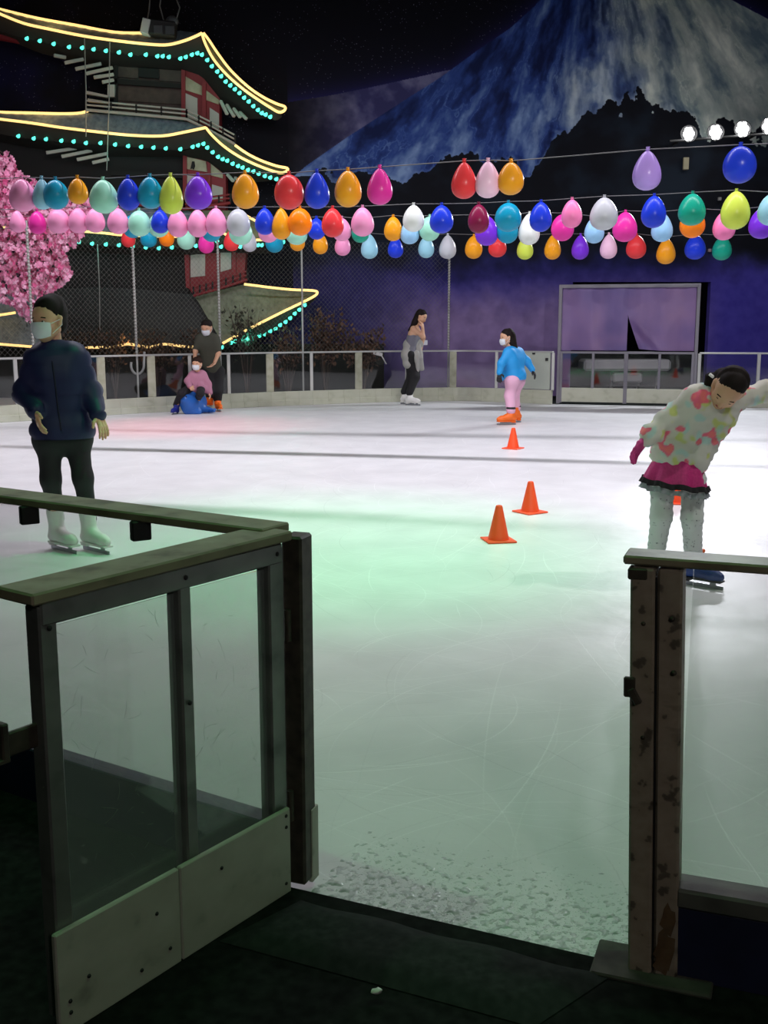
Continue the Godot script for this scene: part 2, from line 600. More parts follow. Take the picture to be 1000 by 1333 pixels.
func room() -> void:
	# ice
	var ice_tex := ice_image()
	M.ice = mat(Color.WHITE, 0.42, 0.0, 0.4)
	M.ice.albedo_texture = ice_tex
	M.ice.uv1_triplanar = true
	M.ice.uv1_world_triplanar = true
	M.ice.uv1_scale = Vector3.ONE / 3.5
	var nz := FastNoiseLite.new()
	nz.seed = 5
	nz.frequency = 0.03
	nz.fractal_octaves = 5
	var rough := nz.get_seamless_image(512, 512)
	rough.bump_map_to_normal_map(2.0)
	M.ice.normal_enabled = true
	M.ice.normal_texture = ImageTexture.create_from_image(rough)
	M.ice.normal_scale = 0.18
	var b := MB.new()
	b.box(Vector3(0, -0.15, -11.0), Vector3(9.0, 0.15, 10.7))
	struct("floor_ice", b, M.ice, "white scratched ice sheet of the skating rink", "ice")
	# dark floor of the entrance side, on top of the slab
	b = MB.new()
	var top := []
	for p in NEAR:
		top.append(Vector3(p.x, 0.03, p.y + 0.02))
	for i in top.size() - 1:
		var a: Vector3 = top[i]
		var c: Vector3 = top[i + 1]
		var e := Vector3(c.x, 0.03, 5.0)
		var f := Vector3(a.x, 0.03, 5.0)
		b.poly([a, c, e, f], Vector3.UP)
		b.poly([a, c, c + Vector3(0, -0.2, 0), a + Vector3(0, -0.2, 0)], Vector3(0, 0, -1))
		b.poly([f, e, e + Vector3(0, -0.2, 0), f + Vector3(0, -0.2, 0)], Vector3(0, 0, 1))
	b.poly([Vector3(-9, 0.03, -5.6), Vector3(-5.6, 0.03, -5.58), Vector3(-5.6, 0.03, 5), Vector3(-9, 0.03, 5)], Vector3.UP)
	struct("floor", b, M.rubber, "dark rubber floor outside the rink entrance", "floor")
	# mural wall with a door-high opening behind the tall gate
	var img := mural_image()
	M.mural = mat(Color.WHITE, 0.75, 0.0, 0.3)
	M.mural.albedo_texture = ImageTexture.create_from_image(img)
	b = MB.new()
	b.has_uv = true
	var o0 := pz(742, 500, WALL_Z).x
	var o1 := pz(919, 500, WALL_Z).x
	var oh := pz(800, 367, WALL_Z).y
	for r in [[-9.0, -0.3, o0, 8.6], [o1, -0.3, 9.0, 8.6], [o0, oh, o1, 8.6]]:
		var c := Vector3((r[0] + r[2]) * 0.5, (r[1] + r[3]) * 0.5, WALL_Z - 0.1)
		b.box(c, Vector3((r[2] - r[0]) * 0.5, (r[3] - r[1]) * 0.5, 0.1))
	for p in b.v:
		b.uv.append(Vector2((p.x + 9.0) / 18.0, (8.6 - p.y) / 8.9))
	struct("wall_back", b, M.mural, "far wall printed with a snowy volcano under a starry night sky", "wall")
	# dark store room behind the opening
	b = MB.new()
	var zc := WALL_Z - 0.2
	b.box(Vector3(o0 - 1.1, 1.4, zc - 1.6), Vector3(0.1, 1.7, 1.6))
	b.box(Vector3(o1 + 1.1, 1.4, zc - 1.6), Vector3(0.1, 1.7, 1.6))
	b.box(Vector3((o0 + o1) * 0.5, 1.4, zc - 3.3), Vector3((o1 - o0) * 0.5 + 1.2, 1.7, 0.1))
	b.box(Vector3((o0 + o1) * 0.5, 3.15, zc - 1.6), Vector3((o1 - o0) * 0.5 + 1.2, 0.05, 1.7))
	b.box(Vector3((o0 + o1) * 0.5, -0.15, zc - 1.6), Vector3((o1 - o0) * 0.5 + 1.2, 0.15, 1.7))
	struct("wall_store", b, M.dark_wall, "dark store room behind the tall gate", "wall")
	for s in [-1.0, 1.0]:
		b = MB.new()
		b.box(Vector3(s * 9.1, 4.2, -8.3), Vector3(0.1, 4.5, 13.4))
		struct("wall_left" if s < 0 else "wall_right", b, M.dark_wall, "dark side wall at the bend of the far barrier" if s < 0 else "dark side wall past the tall gate", "wall")
	b = MB.new()
	b.box(Vector3(0, 4.2, 5.1), Vector3(9.2, 4.5, 0.1))
	struct("wall_front", b, M.dark_wall, "dark wall behind the entrance floor", "wall")
	b = MB.new()
	b.box(Vector3(0, 8.65, -8.3), Vector3(9.2, 0.1, 13.5))
	struct("ceiling", b, M.ceiling, "dark high ceiling over the rink", "ceiling")
	b = MB.new()
	b.box(Vector3(0, 2.95, 2.1), Vector3(9.0, 0.1, 2.9))
	struct("ceiling_entrance", b, M.ceiling, "low dark ceiling over the entrance floor", "ceiling")

func ice_image() -> ImageTexture:
	var S := 1024
	var fn := FastNoiseLite.new()
	fn.seed = 21
	fn.frequency = 0.006
	fn.fractal_octaves = 5
	var im := fn.get_seamless_image(S, S)
	im.convert(Image.FORMAT_L8)
	var g := im.get_data()
	var val := PackedFloat32Array()
	val.resize(S * S)
	for i in S * S:
		val[i] = 0.86 + 0.05 * (g[i] / 255.0 - 0.5)
	var rn := RandomNumberGenerator.new()
	rn.seed = 77
	for k in 420:      # skate cuts: long shallow arcs
		var x := rn.randf() * S
		var y := rn.randf() * S
		var a := rn.randf() * TAU
		var turn := rn.randf_range(-0.006, 0.006)
		var L := int(rn.randf_range(60, 520))
		var dv := rn.randf_range(-0.07, 0.09)
		for s in L:
			x += cos(a); y += sin(a); a += turn
			var q := posmod(int(y), S) * S + posmod(int(x), S)
			val[q] = clampf(val[q] + dv * sin(PI * s / L), 0.5, 0.98)
	var out := PackedByteArray()
	out.resize(S * S * 3)
	for i in S * S:
		var q := int(val[i] * 255.0)
		out[i * 3] = q; out[i * 3 + 1] = mini(255, q + 2); out[i * 3 + 2] = mini(255, q + 2)
	return ImageTexture.create_from_image(Image.create_from_data(S, S, false, Image.FORMAT_RGB8, out))

func mural_image() -> Image:
	var W := 1600
	var H := 792
	var n1 := FastNoiseLite.new()
	n1.seed = 11; n1.frequency = 0.012; n1.fractal_octaves = 5
	var n2 := FastNoiseLite.new()
	n2.seed = 12; n2.frequency = 0.05; n2.fractal_octaves = 3
	var n3 := FastNoiseLite.new()
	n3.seed = 13; n3.frequency = 1.0; n3.fractal_octaves = 5
	var far_ridge := [[330, 150], [380, 128], [430, 120], [480, 110], [540, 97], [580, 88], [640, 80]]
	var slope := [[380, 226], [400, 210], [450, 175], [520, 130], [575, 95], [620, 62], [660, 35], [690, 8], [720, -25], [760, -60], [820, -60], [900, -30], [940, 0], [1000, 30], [1100, 80]]
	var snow := [[380, 216], [440, 222], [500, 215], [525, 238], [545, 228], [575, 205], [600, 192], [640, 195], [690, 232], [705, 200], [730, 172], [760, 150], [800, 138], [830, 128], [880, 150], [920, 162], [960, 170], [1000, 175], [1100, 190]]
	var out := PackedByteArray()
	out.resize(W * H * 3)
	var MUL := 1.5
	for j in H:
		var y := 8.6 - 8.9 * (j + 0.5) / H
		var Y := 420.0 - (y - EYE) * 70.6
		for i in W:
			var x := -9.0 + 18.0 * (i + 0.5) / W
			var X := 500.0 + x * 67.5
			var a := n1.get_noise_2d(X, Y)
			var f := n2.get_noise_2d(X, Y)
			var c := Vector3(7, 8, 18)
			if X < 400.0:
				c = c.lerp(Vector3(22, 20, 66), clampf(0.35 + 0.9 * a + (60.0 - absf(X - 20.0)) / 160.0, 0.0, 1.0) * 0.6)
			var ys := 400.0
			if X > 380.0:
				ys = line_at(slope, X, 1)
			var yr := line_at(far_ridge, clampf(X, 330.0, 640.0), 1) if X > 376.0 else 400.0
			var above := minf(ys, yr if X < 640.0 else ys) - Y
			if above > 0.0:
				c = c.lerp(Vector3(36, 34, 96), exp(-above / 16.0) * 0.6)
				if n2.get_noise_2d(X * 9.0 + 400.0, Y * 9.0) > 0.6 and a > -0.1:
					c = Vector3(110, 110, 125)
			elif Y < ys and X > 376.0 and X < 640.0:
				c = Vector3(46, 46, 84).lerp(Vector3(92, 92, 122), clampf(0.4 + 1.4 * a + f * 0.5, 0.0, 1.0)) * clampf((X - 350.0) / 120.0, 0.25, 1.0)
			else:
				var ang := atan2(X - 770.0, Y + 190.0)
				var r := Vector2(X - 770.0, Y + 190.0).length()
				var line := line_at(snow, clampf(X, 380.0, 1100.0), 1) + 30.0 * a + 7.0 * f + 22.0 * n3.get_noise_2d(ang * 9.0, r * 0.003)
				if Y < line:
					var s := n3.get_noise_2d(ang * 6.0 + a * 0.25, r * 0.006 + f * 0.1)
					var s2 := n3.get_noise_2d(ang * 22.0 + 9.0, r * 0.02)
					var right := smoothstep(700.0, 890.0, X + 60.0 * s + 60.0 * a)
					var base := Vector3(40, 62, 120).lerp(Vector3(142, 154, 148), right)
					var light := Vector3(112, 136, 172).lerp(Vector3(196, 202, 190), right)
					var dark := Vector3(17, 27, 64).lerp(Vector3(84, 102, 112), right)
					var q := s * 1.25 + s2 * 0.5
					c = base.lerp(light, clampf(q * 1.3 - 0.12, 0.0, 1.0)) if q > 0.0 else base.lerp(dark, clampf(-q * 1.5, 0.0, 1.0))
					c = c.lerp(light, smoothstep(0.05, 0.0, absf(s + 0.4 * s2)) * 0.45 * clampf(0.4 + 2.0 * a, 0.0, 1.0))
					c = c.lerp(light, clampf(1.0 - absf(line - Y) / 9.0, 0.0, 1.0) * clampf(0.5 + 2.0 * f, 0.0, 1.0) * 0.7)
				else:
					c = Vector3(13, 15, 22).lerp(Vector3(22, 30, 40), clampf(0.4 + a * 1.6, 0.0, 1.0))
				# dusk haze at the foot of the mountain, part of the print
				var t := smoothstep(310.0, 370.0, Y + 26.0 * a)
				var foot := Vector3(36, 34, 100).lerp(Vector3(112, 96, 134), smoothstep(335.0, 420.0, Y + 20.0 * a))
				foot = foot.lerp(Vector3(62, 56, 140), smoothstep(880.0, 960.0, X))
				foot = foot.lerp(Vector3(36, 34, 78), 1.0 - smoothstep(420.0, 600.0, X))
				c = c.lerp(foot + Vector3(8, 8, 10) * f, t)
			var k := (j * W + i) * 3
			for e in 3:
				var lin := pow(clampf(c[e] / 255.0, 0.0, 1.0), 2.2) * MUL
				out[k + e] = int(255.0 * pow(clampf(lin, 0.0, 0.95), 1.0 / 2.2))
	return Image.create_from_data(W, H, false, Image.FORMAT_RGB8, out)
# ------------------------------------------------------------------ barrier and door by the entrance
func N(x: float, y := 0.0, off := 0.0) -> Vector3:
	var z := line_at(NEAR, x, 1)
	var z2 := line_at(NEAR, x + 0.05, 1)
	var d := Vector3(0.05, 0, z2 - z).normalized()
	return Vector3(x, y, z) + Vector3(-d.z, 0, d.x) * off     # positive off: towards the entrance side
func slab_run(b: MB, xs: Array, y0: float, y1: float, off0: float, off1: float, ch := 0.0) -> void:
	for i in xs.size() - 1:
		var a := (N(xs[i], 0, off0) + N(xs[i], 0, off1)) * 0.5
		var c := (N(xs[i + 1] - 0.001, 0, off0) + N(xs[i + 1] - 0.001, 0, off1)) * 0.5
		var m := Vector3(0, (y0 + y1) * 0.5, 0)
		b.bar(a + m, c + m, absf(off1 - off0), y1 - y0, ch)

func near_barrier() -> void:
	var g := "glass barrier sections beside the entrance"
	# section beyond the open door
	var t := thing("rink_barrier", "waist-high glass barrier with beige cap rail and navy base behind the open door", "barrier", N(-0.8), g)
	var b := MB.new()
	slab_run(b, [-3.4, -1.7, -0.262], 0.94, 0.963, -0.055, 0.055, 0.004)
	obj("cap_rail", b, M.cap, t)
	for s in [[-3.4, -1.72], [-1.69, -0.3]]:
		b = MB.new()
		slab_run(b, s, 0.19, 0.94, -0.006, 0.006)
		obj("glass_pane", b, M.glass_near, t)
		b = MB.new()
		slab_run(b, s, 0.0, 0.195, -0.03, 0.03, 0.004)
		obj("base_board", b, M.navy, t)
	for p in [[57, 664], [208, 677]]:
		var w := pg(p[0], p[1], 0.92)
		var q := N(w.x, 0.916, 0.045)
		b = MB.new()
		b.box(q, Vector3(0.026, 0.026, 0.012), Basis(Vector3.UP, 0.56), 0.003)
		obj("bracket", b, M.black, t)
	# section right of the opening
	t = thing("rink_barrier", "waist-high glass barrier with beige cap rail beside the rusty post", "barrier", N(0.9), g)
	b = MB.new()
	slab_run(b, [0.515, 1.6, 3.6, 8.9], 0.953, 0.972, -0.042, 0.046, 0.004)
	obj("cap_rail", b, M.cap, t)
	for s in [[0.645, 1.6], [1.61, 3.6]]:
		b = MB.new()
		slab_run(b, s, 0.23, 0.95, -0.006, 0.006)
		obj("glass_pane", b, M.glass_near, t)
		b = MB.new()
		slab_run(b, s, 0.0, 0.2, -0.03, 0.03, 0.004)
		obj("base_board", b, M.navy, t)
		b = MB.new()
		slab_run(b, s, 0.2, 0.245, -0.04, 0.04, 0.006)
		obj("ledge", b, M.steel_dark, t)
	# two-channel jamb post with latch and rust
	var turn := atan2(-(N(0.75).z - N(0.55).z), 0.2)
	var bs := Basis(Vector3.UP, turn) * Basis(Vector3(0, 0, 1), 0.033)
	for k in 2:
		var o := N(0.567 + 0.051 * k, 0.49, 0.006 - 0.006 * k)
		b = MB.new()
		b.box(o, Vector3(0.0252, 0.458, 0.04), bs, 0.005)
		obj("post", b, M.jamb, t)
	b = MB.new()
	b.box(N(0.592, 0.49, 0.03), Vector3(0.0015, 0.44, 0.012), bs, 0.001)
	obj("groove_strip", b, M.black, t)
	for s in [[0.628, 0.1, 0.045, 0.021], [0.632, 0.17, 0.035, 0.015], [0.624, 0.065, 0.025, 0.018]]:
		b = MB.new()
		var ring := []
		for i in 11:
			var a := TAU * i / 11.0
			var wob: float = 1.0 + 0.25 * sin(i * 2.3 + s[0] * 90.0)
			ring.append(N(s[0], s[1], 0.0415) + bs.x * (cos(a) * s[3] * wob) + Vector3(0, sin(a) * s[2] * wob, 0))
		b.poly(ring, bs.z)
		obj("rust_patch", b, M.rust, t)
	b = MB.new()
	b.box(N(0.54, 0.69, 0.05), Vector3(0.012, 0.022, 0.006), bs, 0.003)
	b.box(N(0.551, 0.672, 0.054), Vector3(0.008, 0.018, 0.006), bs * Basis(Vector3(0, 0, 1), 0.5), 0.002)
	obj("latch_plate", b, M.iron, t)
	b = MB.new()
	b.box(N(0.545, 0.935, 0.03), Vector3(0.02, 0.012, 0.02), bs, 0.003)
	obj("corner_bracket", b, M.iron, t)
	for s in [[0.612, 0.845], [0.62, 0.73], [0.56, 0.83], [0.568, 0.58]]:
		b = MB.new()
		var ax := bs.z
		b.lathe(N(s[0], s[1], 0.043), [[0.006, 0.0], [0.005, 0.004], [0.0, 0.005]], 8, ax)
		obj("screw", b, M.iron, t)
	t = thing("paving_slab", "worn concrete threshold slab under the rusty gate post", "slab", N(0.62))
	b = MB.new()
	var p0 := pg(752, 1252, 0.03)
	var p1 := pg(870, 1300, 0.03)
	b.box(Vector3(0.6, 0.026, -2.185), Vector3(0.13, 0.012, 0.07), Basis(Vector3.UP, turn), 0.004)
	obj("slab", b, M.concrete, t)

func entrance_door() -> void:
	var Hn := Vector3(-0.262, 0, -2.545)
	var En := Vector3(-0.668, 0, -1.985)
	var e := (En - Hn).normalized()
	var L := (En - Hn).length()
	var nn := Vector3(e.z, 0, -e.x)
	if nn.x < 0: nn = -nn
	var B := Basis(e, Vector3.UP, nn)
	var at := func(u: float, y: float, o := 0.0) -> Vector3: return Hn + e * (u * L) + Vector3(0, y, 0) + nn * o
	var t := thing("entrance_door", "open glass entrance door with grey metal frame and white kick plate", "door", Hn)
	var b := MB.new()
	b.bar(at.call(-0.03, 0.945, -0.02), at.call(1.04, 0.94, -0.02), 0.115, 0.024, 0.004)
	obj("cap_rail", b, M.cap, t)
	b = MB.new()
	b.bar(at.call(0.0, 0.905), at.call(1.0, 0.905), 0.046, 0.05, 0.004)
	obj("top_frame", b, M.alu, t)
	for s in [[0.03, 0.026], [0.46, 0.018], [0.975, 0.021]]:
		b = MB.new()
		b.box(at.call(s[0], 0.485, -0.002), Vector3(s[1], 0.435, 0.022), B, 0.004)
		obj("stile", b, M.alu, t)
	b = MB.new()
	b.bar(at.call(0.0, 0.075), at.call(1.0, 0.075), 0.03, 0.05, 0.004)
	obj("bottom_frame", b, M.alu, t)
	var rn := RandomNumberGenerator.new()
	rn.seed = 9
	for s in [[0.068, 0.432], [0.488, 0.944]]:
		b = MB.new()
		b.box(at.call((s[0] + s[1]) * 0.5, 0.485), Vector3((s[1] - s[0]) * 0.5 * L, 0.385, 0.003), B)
		var g := obj("glass_pane", b, M.glass_near, t)
		b = MB.new()
		for k in 60:     # scratches and scuffs on the pane
			var u := rn.randf_range(s[0] + 0.01, s[1] - 0.01)
			var y := rn.randf_range(0.27, 0.85)
			var a := rn.randf() * TAU
			var pts := []
			var w := rn.randf_range(0.00012, 0.00032)
			var turn := rn.randf_range(-0.5, 0.5)
			for q in int(rn.randf_range(2, 7)):
				pts.append(at.call(clampf(u, s[0], s[1]), clampf(y, 0.26, 0.86), 0.004))
				u += cos(a) * 0.008 / L
				y += sin(a) * 0.008
				a += turn * 0.3
			b.tube(pts, w, 3)
		var sc := obj("scratches", b, mat(rgb(110, 122, 112), 0.8), g)
		sc.set_meta("kind", "stuff")
	# white kick plate in two boards on the side towards the opening
	for s in [[0.005, 0.545], [0.55, 1.03]]:
		b = MB.new()
		b.box(at.call((s[0] + s[1]) * 0.5, 0.143, 0.03), Vector3((s[1] - s[0]) * 0.5 * L, 0.113, 0.007), B, 0.003)
		obj("kick_plate", b, M.white_board, t)
	for s in [[0.03, 0.24], [0.03, 0.21], [0.035, 0.06], [0.36, 0.2], [0.6, 0.08], [0.65, 0.18], [0.92, 0.13], [0.99, 0.1], [0.99, 0.075], [0.72, 0.07]]:
		b = MB.new()
		b.lathe(at.call(s[0], s[1], 0.0365), [[0.005, 0.0], [0.004, 0.003], [0.0, 0.0035]], 8, nn)
		obj("screw", b, M.black, t)
	for s in [[0.46, 0.905], [0.975, 0.875], [0.46, 0.62], [0.03, 0.905]]:
		b = MB.new()
		b.lathe(at.call(s[0], s[1], 0.0225), [[0.006, 0.0], [0.005, 0.003], [0.0, 0.004]], 8, nn)
		obj("bolt", b, M.black, t)
	# latch arm on the free stile
	b = MB.new()
	b.box(at.call(1.06, 0.66, -0.01), Vector3(0.045, 0.024, 0.006), B, 0.003)
	b.box(at.call(1.12, 0.672, -0.01), Vector3(0.008, 0.038, 0.02), B, 0.003)
	b.box(at.call(1.16, 0.637, -0.01), Vector3(0.035, 0.004, 0.02), B, 0.001)
	obj("latch", b, M.iron, t)
	# hinge post
	t = thing("hinge_post", "dark iron post carrying the hinges of the entrance door", "post", Vector3(-0.212, 0.03, -2.56))
	b = MB.new()
	b.box(Vector3(-0.214, 0.485, -2.585), Vector3(0.027, 0.455, 0.035), Basis(Vector3.UP, -0.35), 0.006)
	obj("column", b, M.iron, t)
	b = MB.new()
	b.box(Vector3(-0.183, 0.12, -2.6), Vector3(0.006, 0.1, 0.02), Basis(Vector3.UP, -0.35), 0.002)
	obj("edge_strip", b, M.white_board, t)
	for y in [0.25, 0.72]:
		b = MB.new()
		b.tube([Vector3(-0.236, y - 0.04, -2.545), Vector3(-0.236, y + 0.04, -2.545)], 0.009, 8)
		obj("hinge", b, M.iron, t)

func floor_things() -> void:
	var q := []
	for p in [[392, 1163], [798, 1262], [696, 1327], [285, 1216]]:
		q.append(pg(p[0], p[1], 0.05))
	var t := thing("rubber_mat", "black rubber mat lying at the rink entrance", "mat", (q[0] + q[2]) * 0.5 - Vector3(0, 0.02, 0))
	var b := MB.new()
	var rows := []
	for i in 9:
		var row := PackedVector3Array()
		for j in 25:
			var u := j / 24.0
			var w := i / 8.0
			var p: Vector3 = (q[0] as Vector3).lerp(q[1], u).lerp((q[3] as Vector3).lerp(q[2], u), w)
			var edge: float = minf(minf(u, 1.0 - u) * 12.0, minf(w, 1.0 - w) * 5.0)
			p.y = 0.032 + 0.02 * clampf(edge, 0.0, 1.0) + 0.0018 * sin(u * 40.0) * sin(w * 9.0) * clampf(edge, 0, 1)
			p.z += 0.006 * sin(u * 17.0) * (1.0 - w)
			row.append(p)
		rows.append(row)
	b.surf(rows, false, Vector3.UP)
	obj("sheet", b, M.mat, t)
	t = thing("paper_scrap", "small crumpled white paper scrap on the dark floor", "litter", pg(490, 1288, 0.055))
	b = MB.new()
	var o := pg(490, 1290, 0.055)
	b.ball(o, Vector3(0.013, 0.006, 0.008), Basis(Vector3.UP, 0.4), 6)
	for i in b.v.size():
		b.v[i] += Vector3(sin(i * 2.7), sin(i * 1.3), cos(i * 3.1)) * 0.0012
	obj("scrap", b, mat(rgb(225, 225, 220), 0.8), t)
	# churned, wet slush along the threshold: a thin uneven crust that breaks through in patches
	b = MB.new()
	var fn := FastNoiseLite.new()
	fn.seed = 15
	fn.frequency = 30.0
	fn.fractal_octaves = 4
	var grid := []
	for i in 91:
		var row := PackedVector3Array()
		for k in 241:
			var x := lerpf(-0.2, 0.58, k / 240.0)
			var w := i / 90.0
			var p := N(x, 0.0, -0.0 - 0.42 * w)
			p.y = 0.007 * (fn.get_noise_2d(p.x, p.z) - 0.02 - 0.5 * w * w) + 0.0008 * sin(k * 7.1 + i * 3.3)
			row.append(p)
		grid.append(row)
	b.surf(grid, false, Vector3.UP)
	tag(obj("slush", b, textured(blotch(16, 0.05, [[0.0, rgb(136, 146, 142)], [0.5, rgb(182, 190, 186)], [1.0, rgb(212, 218, 215)]]), 3.0, 0.3)), "grey wet slush on the ice along the entrance threshold", "slush", "", "stuff")
	# scraped ice crumbs along the threshold
	var rn := RandomNumberGenerator.new()
	rn.seed = 31
	var mm := MultiMesh.new()
	mm.transform_format = MultiMesh.TRANSFORM_3D
	var fl := MB.new()
	fl.ball(Vector3.ZERO, Vector3(1, 0.25, 0.7), Basis.IDENTITY, 4)
	mm.mesh = fl.mesh()
	mm.mesh.surface_set_material(0, mat(rgb(232, 236, 235), 0.5))
	var places := []
	for k in 3200:
		var x := rn.randf_range(-0.15, 0.62)
		var d := absf(rn.randfn(0.0, 0.16)) + 0.03
		var p := N(x, 0.0, -d)
		var s := rn.randf_range(0.0008, 0.0026)
		places.append(Transform3D(Basis(Vector3.UP, rn.randf() * TAU).scaled(Vector3.ONE * s), p + Vector3(0, s * 0.2, 0)))
	mm.instance_count = places.size()
	for k in places.size():
		mm.set_instance_transform(k, places[k])
	var mi := MultiMeshInstance3D.new()
	mi.multimesh = mm
	mi.name = "ice_shavings"
	add_child(mi)
	tag(mi, "scraped ice shavings along the entrance threshold", "ice", "", "stuff")

# ------------------------------------------------------------------ barrier at the far end
const FAR := [[-60, 556], [0, 550], [65, 546], [130, 541], [200, 537], [290, 532], [350, 529], [402, 527], [480, 524], [540, 522.5], [600, 521.5], [660, 523.5], [722, 526.5], [905, 530], [1000, 531], [1200, 534]]
func fb(px: float, y := 0.0, off := 0.0) -> Vector3:
	var a := pg(px, line_at(FAR, px, 1))
	var c := pg(px + 6.0, line_at(FAR, px + 6.0, 1))
	var d := (c - a).normalized()
	return a + Vector3(0, y, 0) + Vector3(d.z, 0, -d.x) * off      # positive off: away from the ice

func far_barrier() -> void:
	for side in 2:
		var xs := [-60, 25, 135, 200, 250, 300, 353, 407, 468, 530, 590, 645, 718] if side == 0 else [908, 985, 1060, 1130]
		var wide := [135, 200, 353, 468, 590]
		var t := thing("far_barrier", "pale green kick board and dark glass barrier round the far bend" if side == 0 else "glass barrier section past the tall gate before the purple wall", "barrier", fb(400 if side == 0 else 980))
		for i in xs.size() - 1:
			var a: float = xs[i]
			var c: float = xs[i + 1]
			var b := MB.new()
			var n := 3
			for k in n:
				var u := lerpf(a, c, float(k) / n)
				var v := lerpf(a, c, float(k + 1) / n)
				b.bar(fb(u, 0.125, 0.02), fb(v, 0.125, 0.02), 0.05, 0.25, 0.006)
				b.bar(fb(u, 0.05, -0.01), fb(v, 0.05, -0.01), 0.03, 0.1, 0.006)
			obj("kick_board", b, M.kick, t)
			b = MB.new()
			for k in n:
				b.bar(fb(lerpf(a, c, float(k) / n), 0.93, 0.03), fb(lerpf(a, c, float(k + 1) / n), 0.93, 0.03), 0.06, 0.03, 0.005)
			obj("top_rail", b, M.rail, t)
			if side == 0 and i == xs.size() - 2:
				b = MB.new()
				b.bar(fb(a + 26, 0.59, 0.01), fb(c - 3, 0.59, 0.01), 0.04, 0.66, 0.006)
				obj("solid_panel", b, mat(rgb(176, 184, 172), 0.6), t)
				b = MB.new()
				b.box(fb(711, 0.80, -0.02), Vector3(0.025, 0.025, 0.01))
				obj("keyhole_plate", b, M.black, t)
				b = MB.new()
				b.box(fb(694, 0.9, -0.02), Vector3(0.025, 0.015, 0.01))
				obj("latch_plate", b, M.black, t)
				b = MB.new()
				b.bar(fb(a + 22, 0.25, 0.02), fb(a + 22, 0.92, 0.02), 0.07, 0.05, 0.004)
				obj("post", b, M.post, t)
				c = a + 20
			b = MB.new()
			b.bar(fb(a, 0.585, 0.03), fb(c, 0.585, 0.03), 0.008, 0.67)
			obj("glass_pane", b, M.glass_far, t)
		for x in xs:
			var w := 0.13 if x in wide else 0.055
			var b := MB.new()
			b.box(fb(x, 0.585, 0.03), Vector3(w * 0.5, 0.335, 0.025), Basis(Vector3.UP, -0.5 * clampf((500.0 - x) / 500.0, -0.3, 1.0) * -1.0), 0.005)
			obj("post", b, M.post if x in wide else M.rail, t)

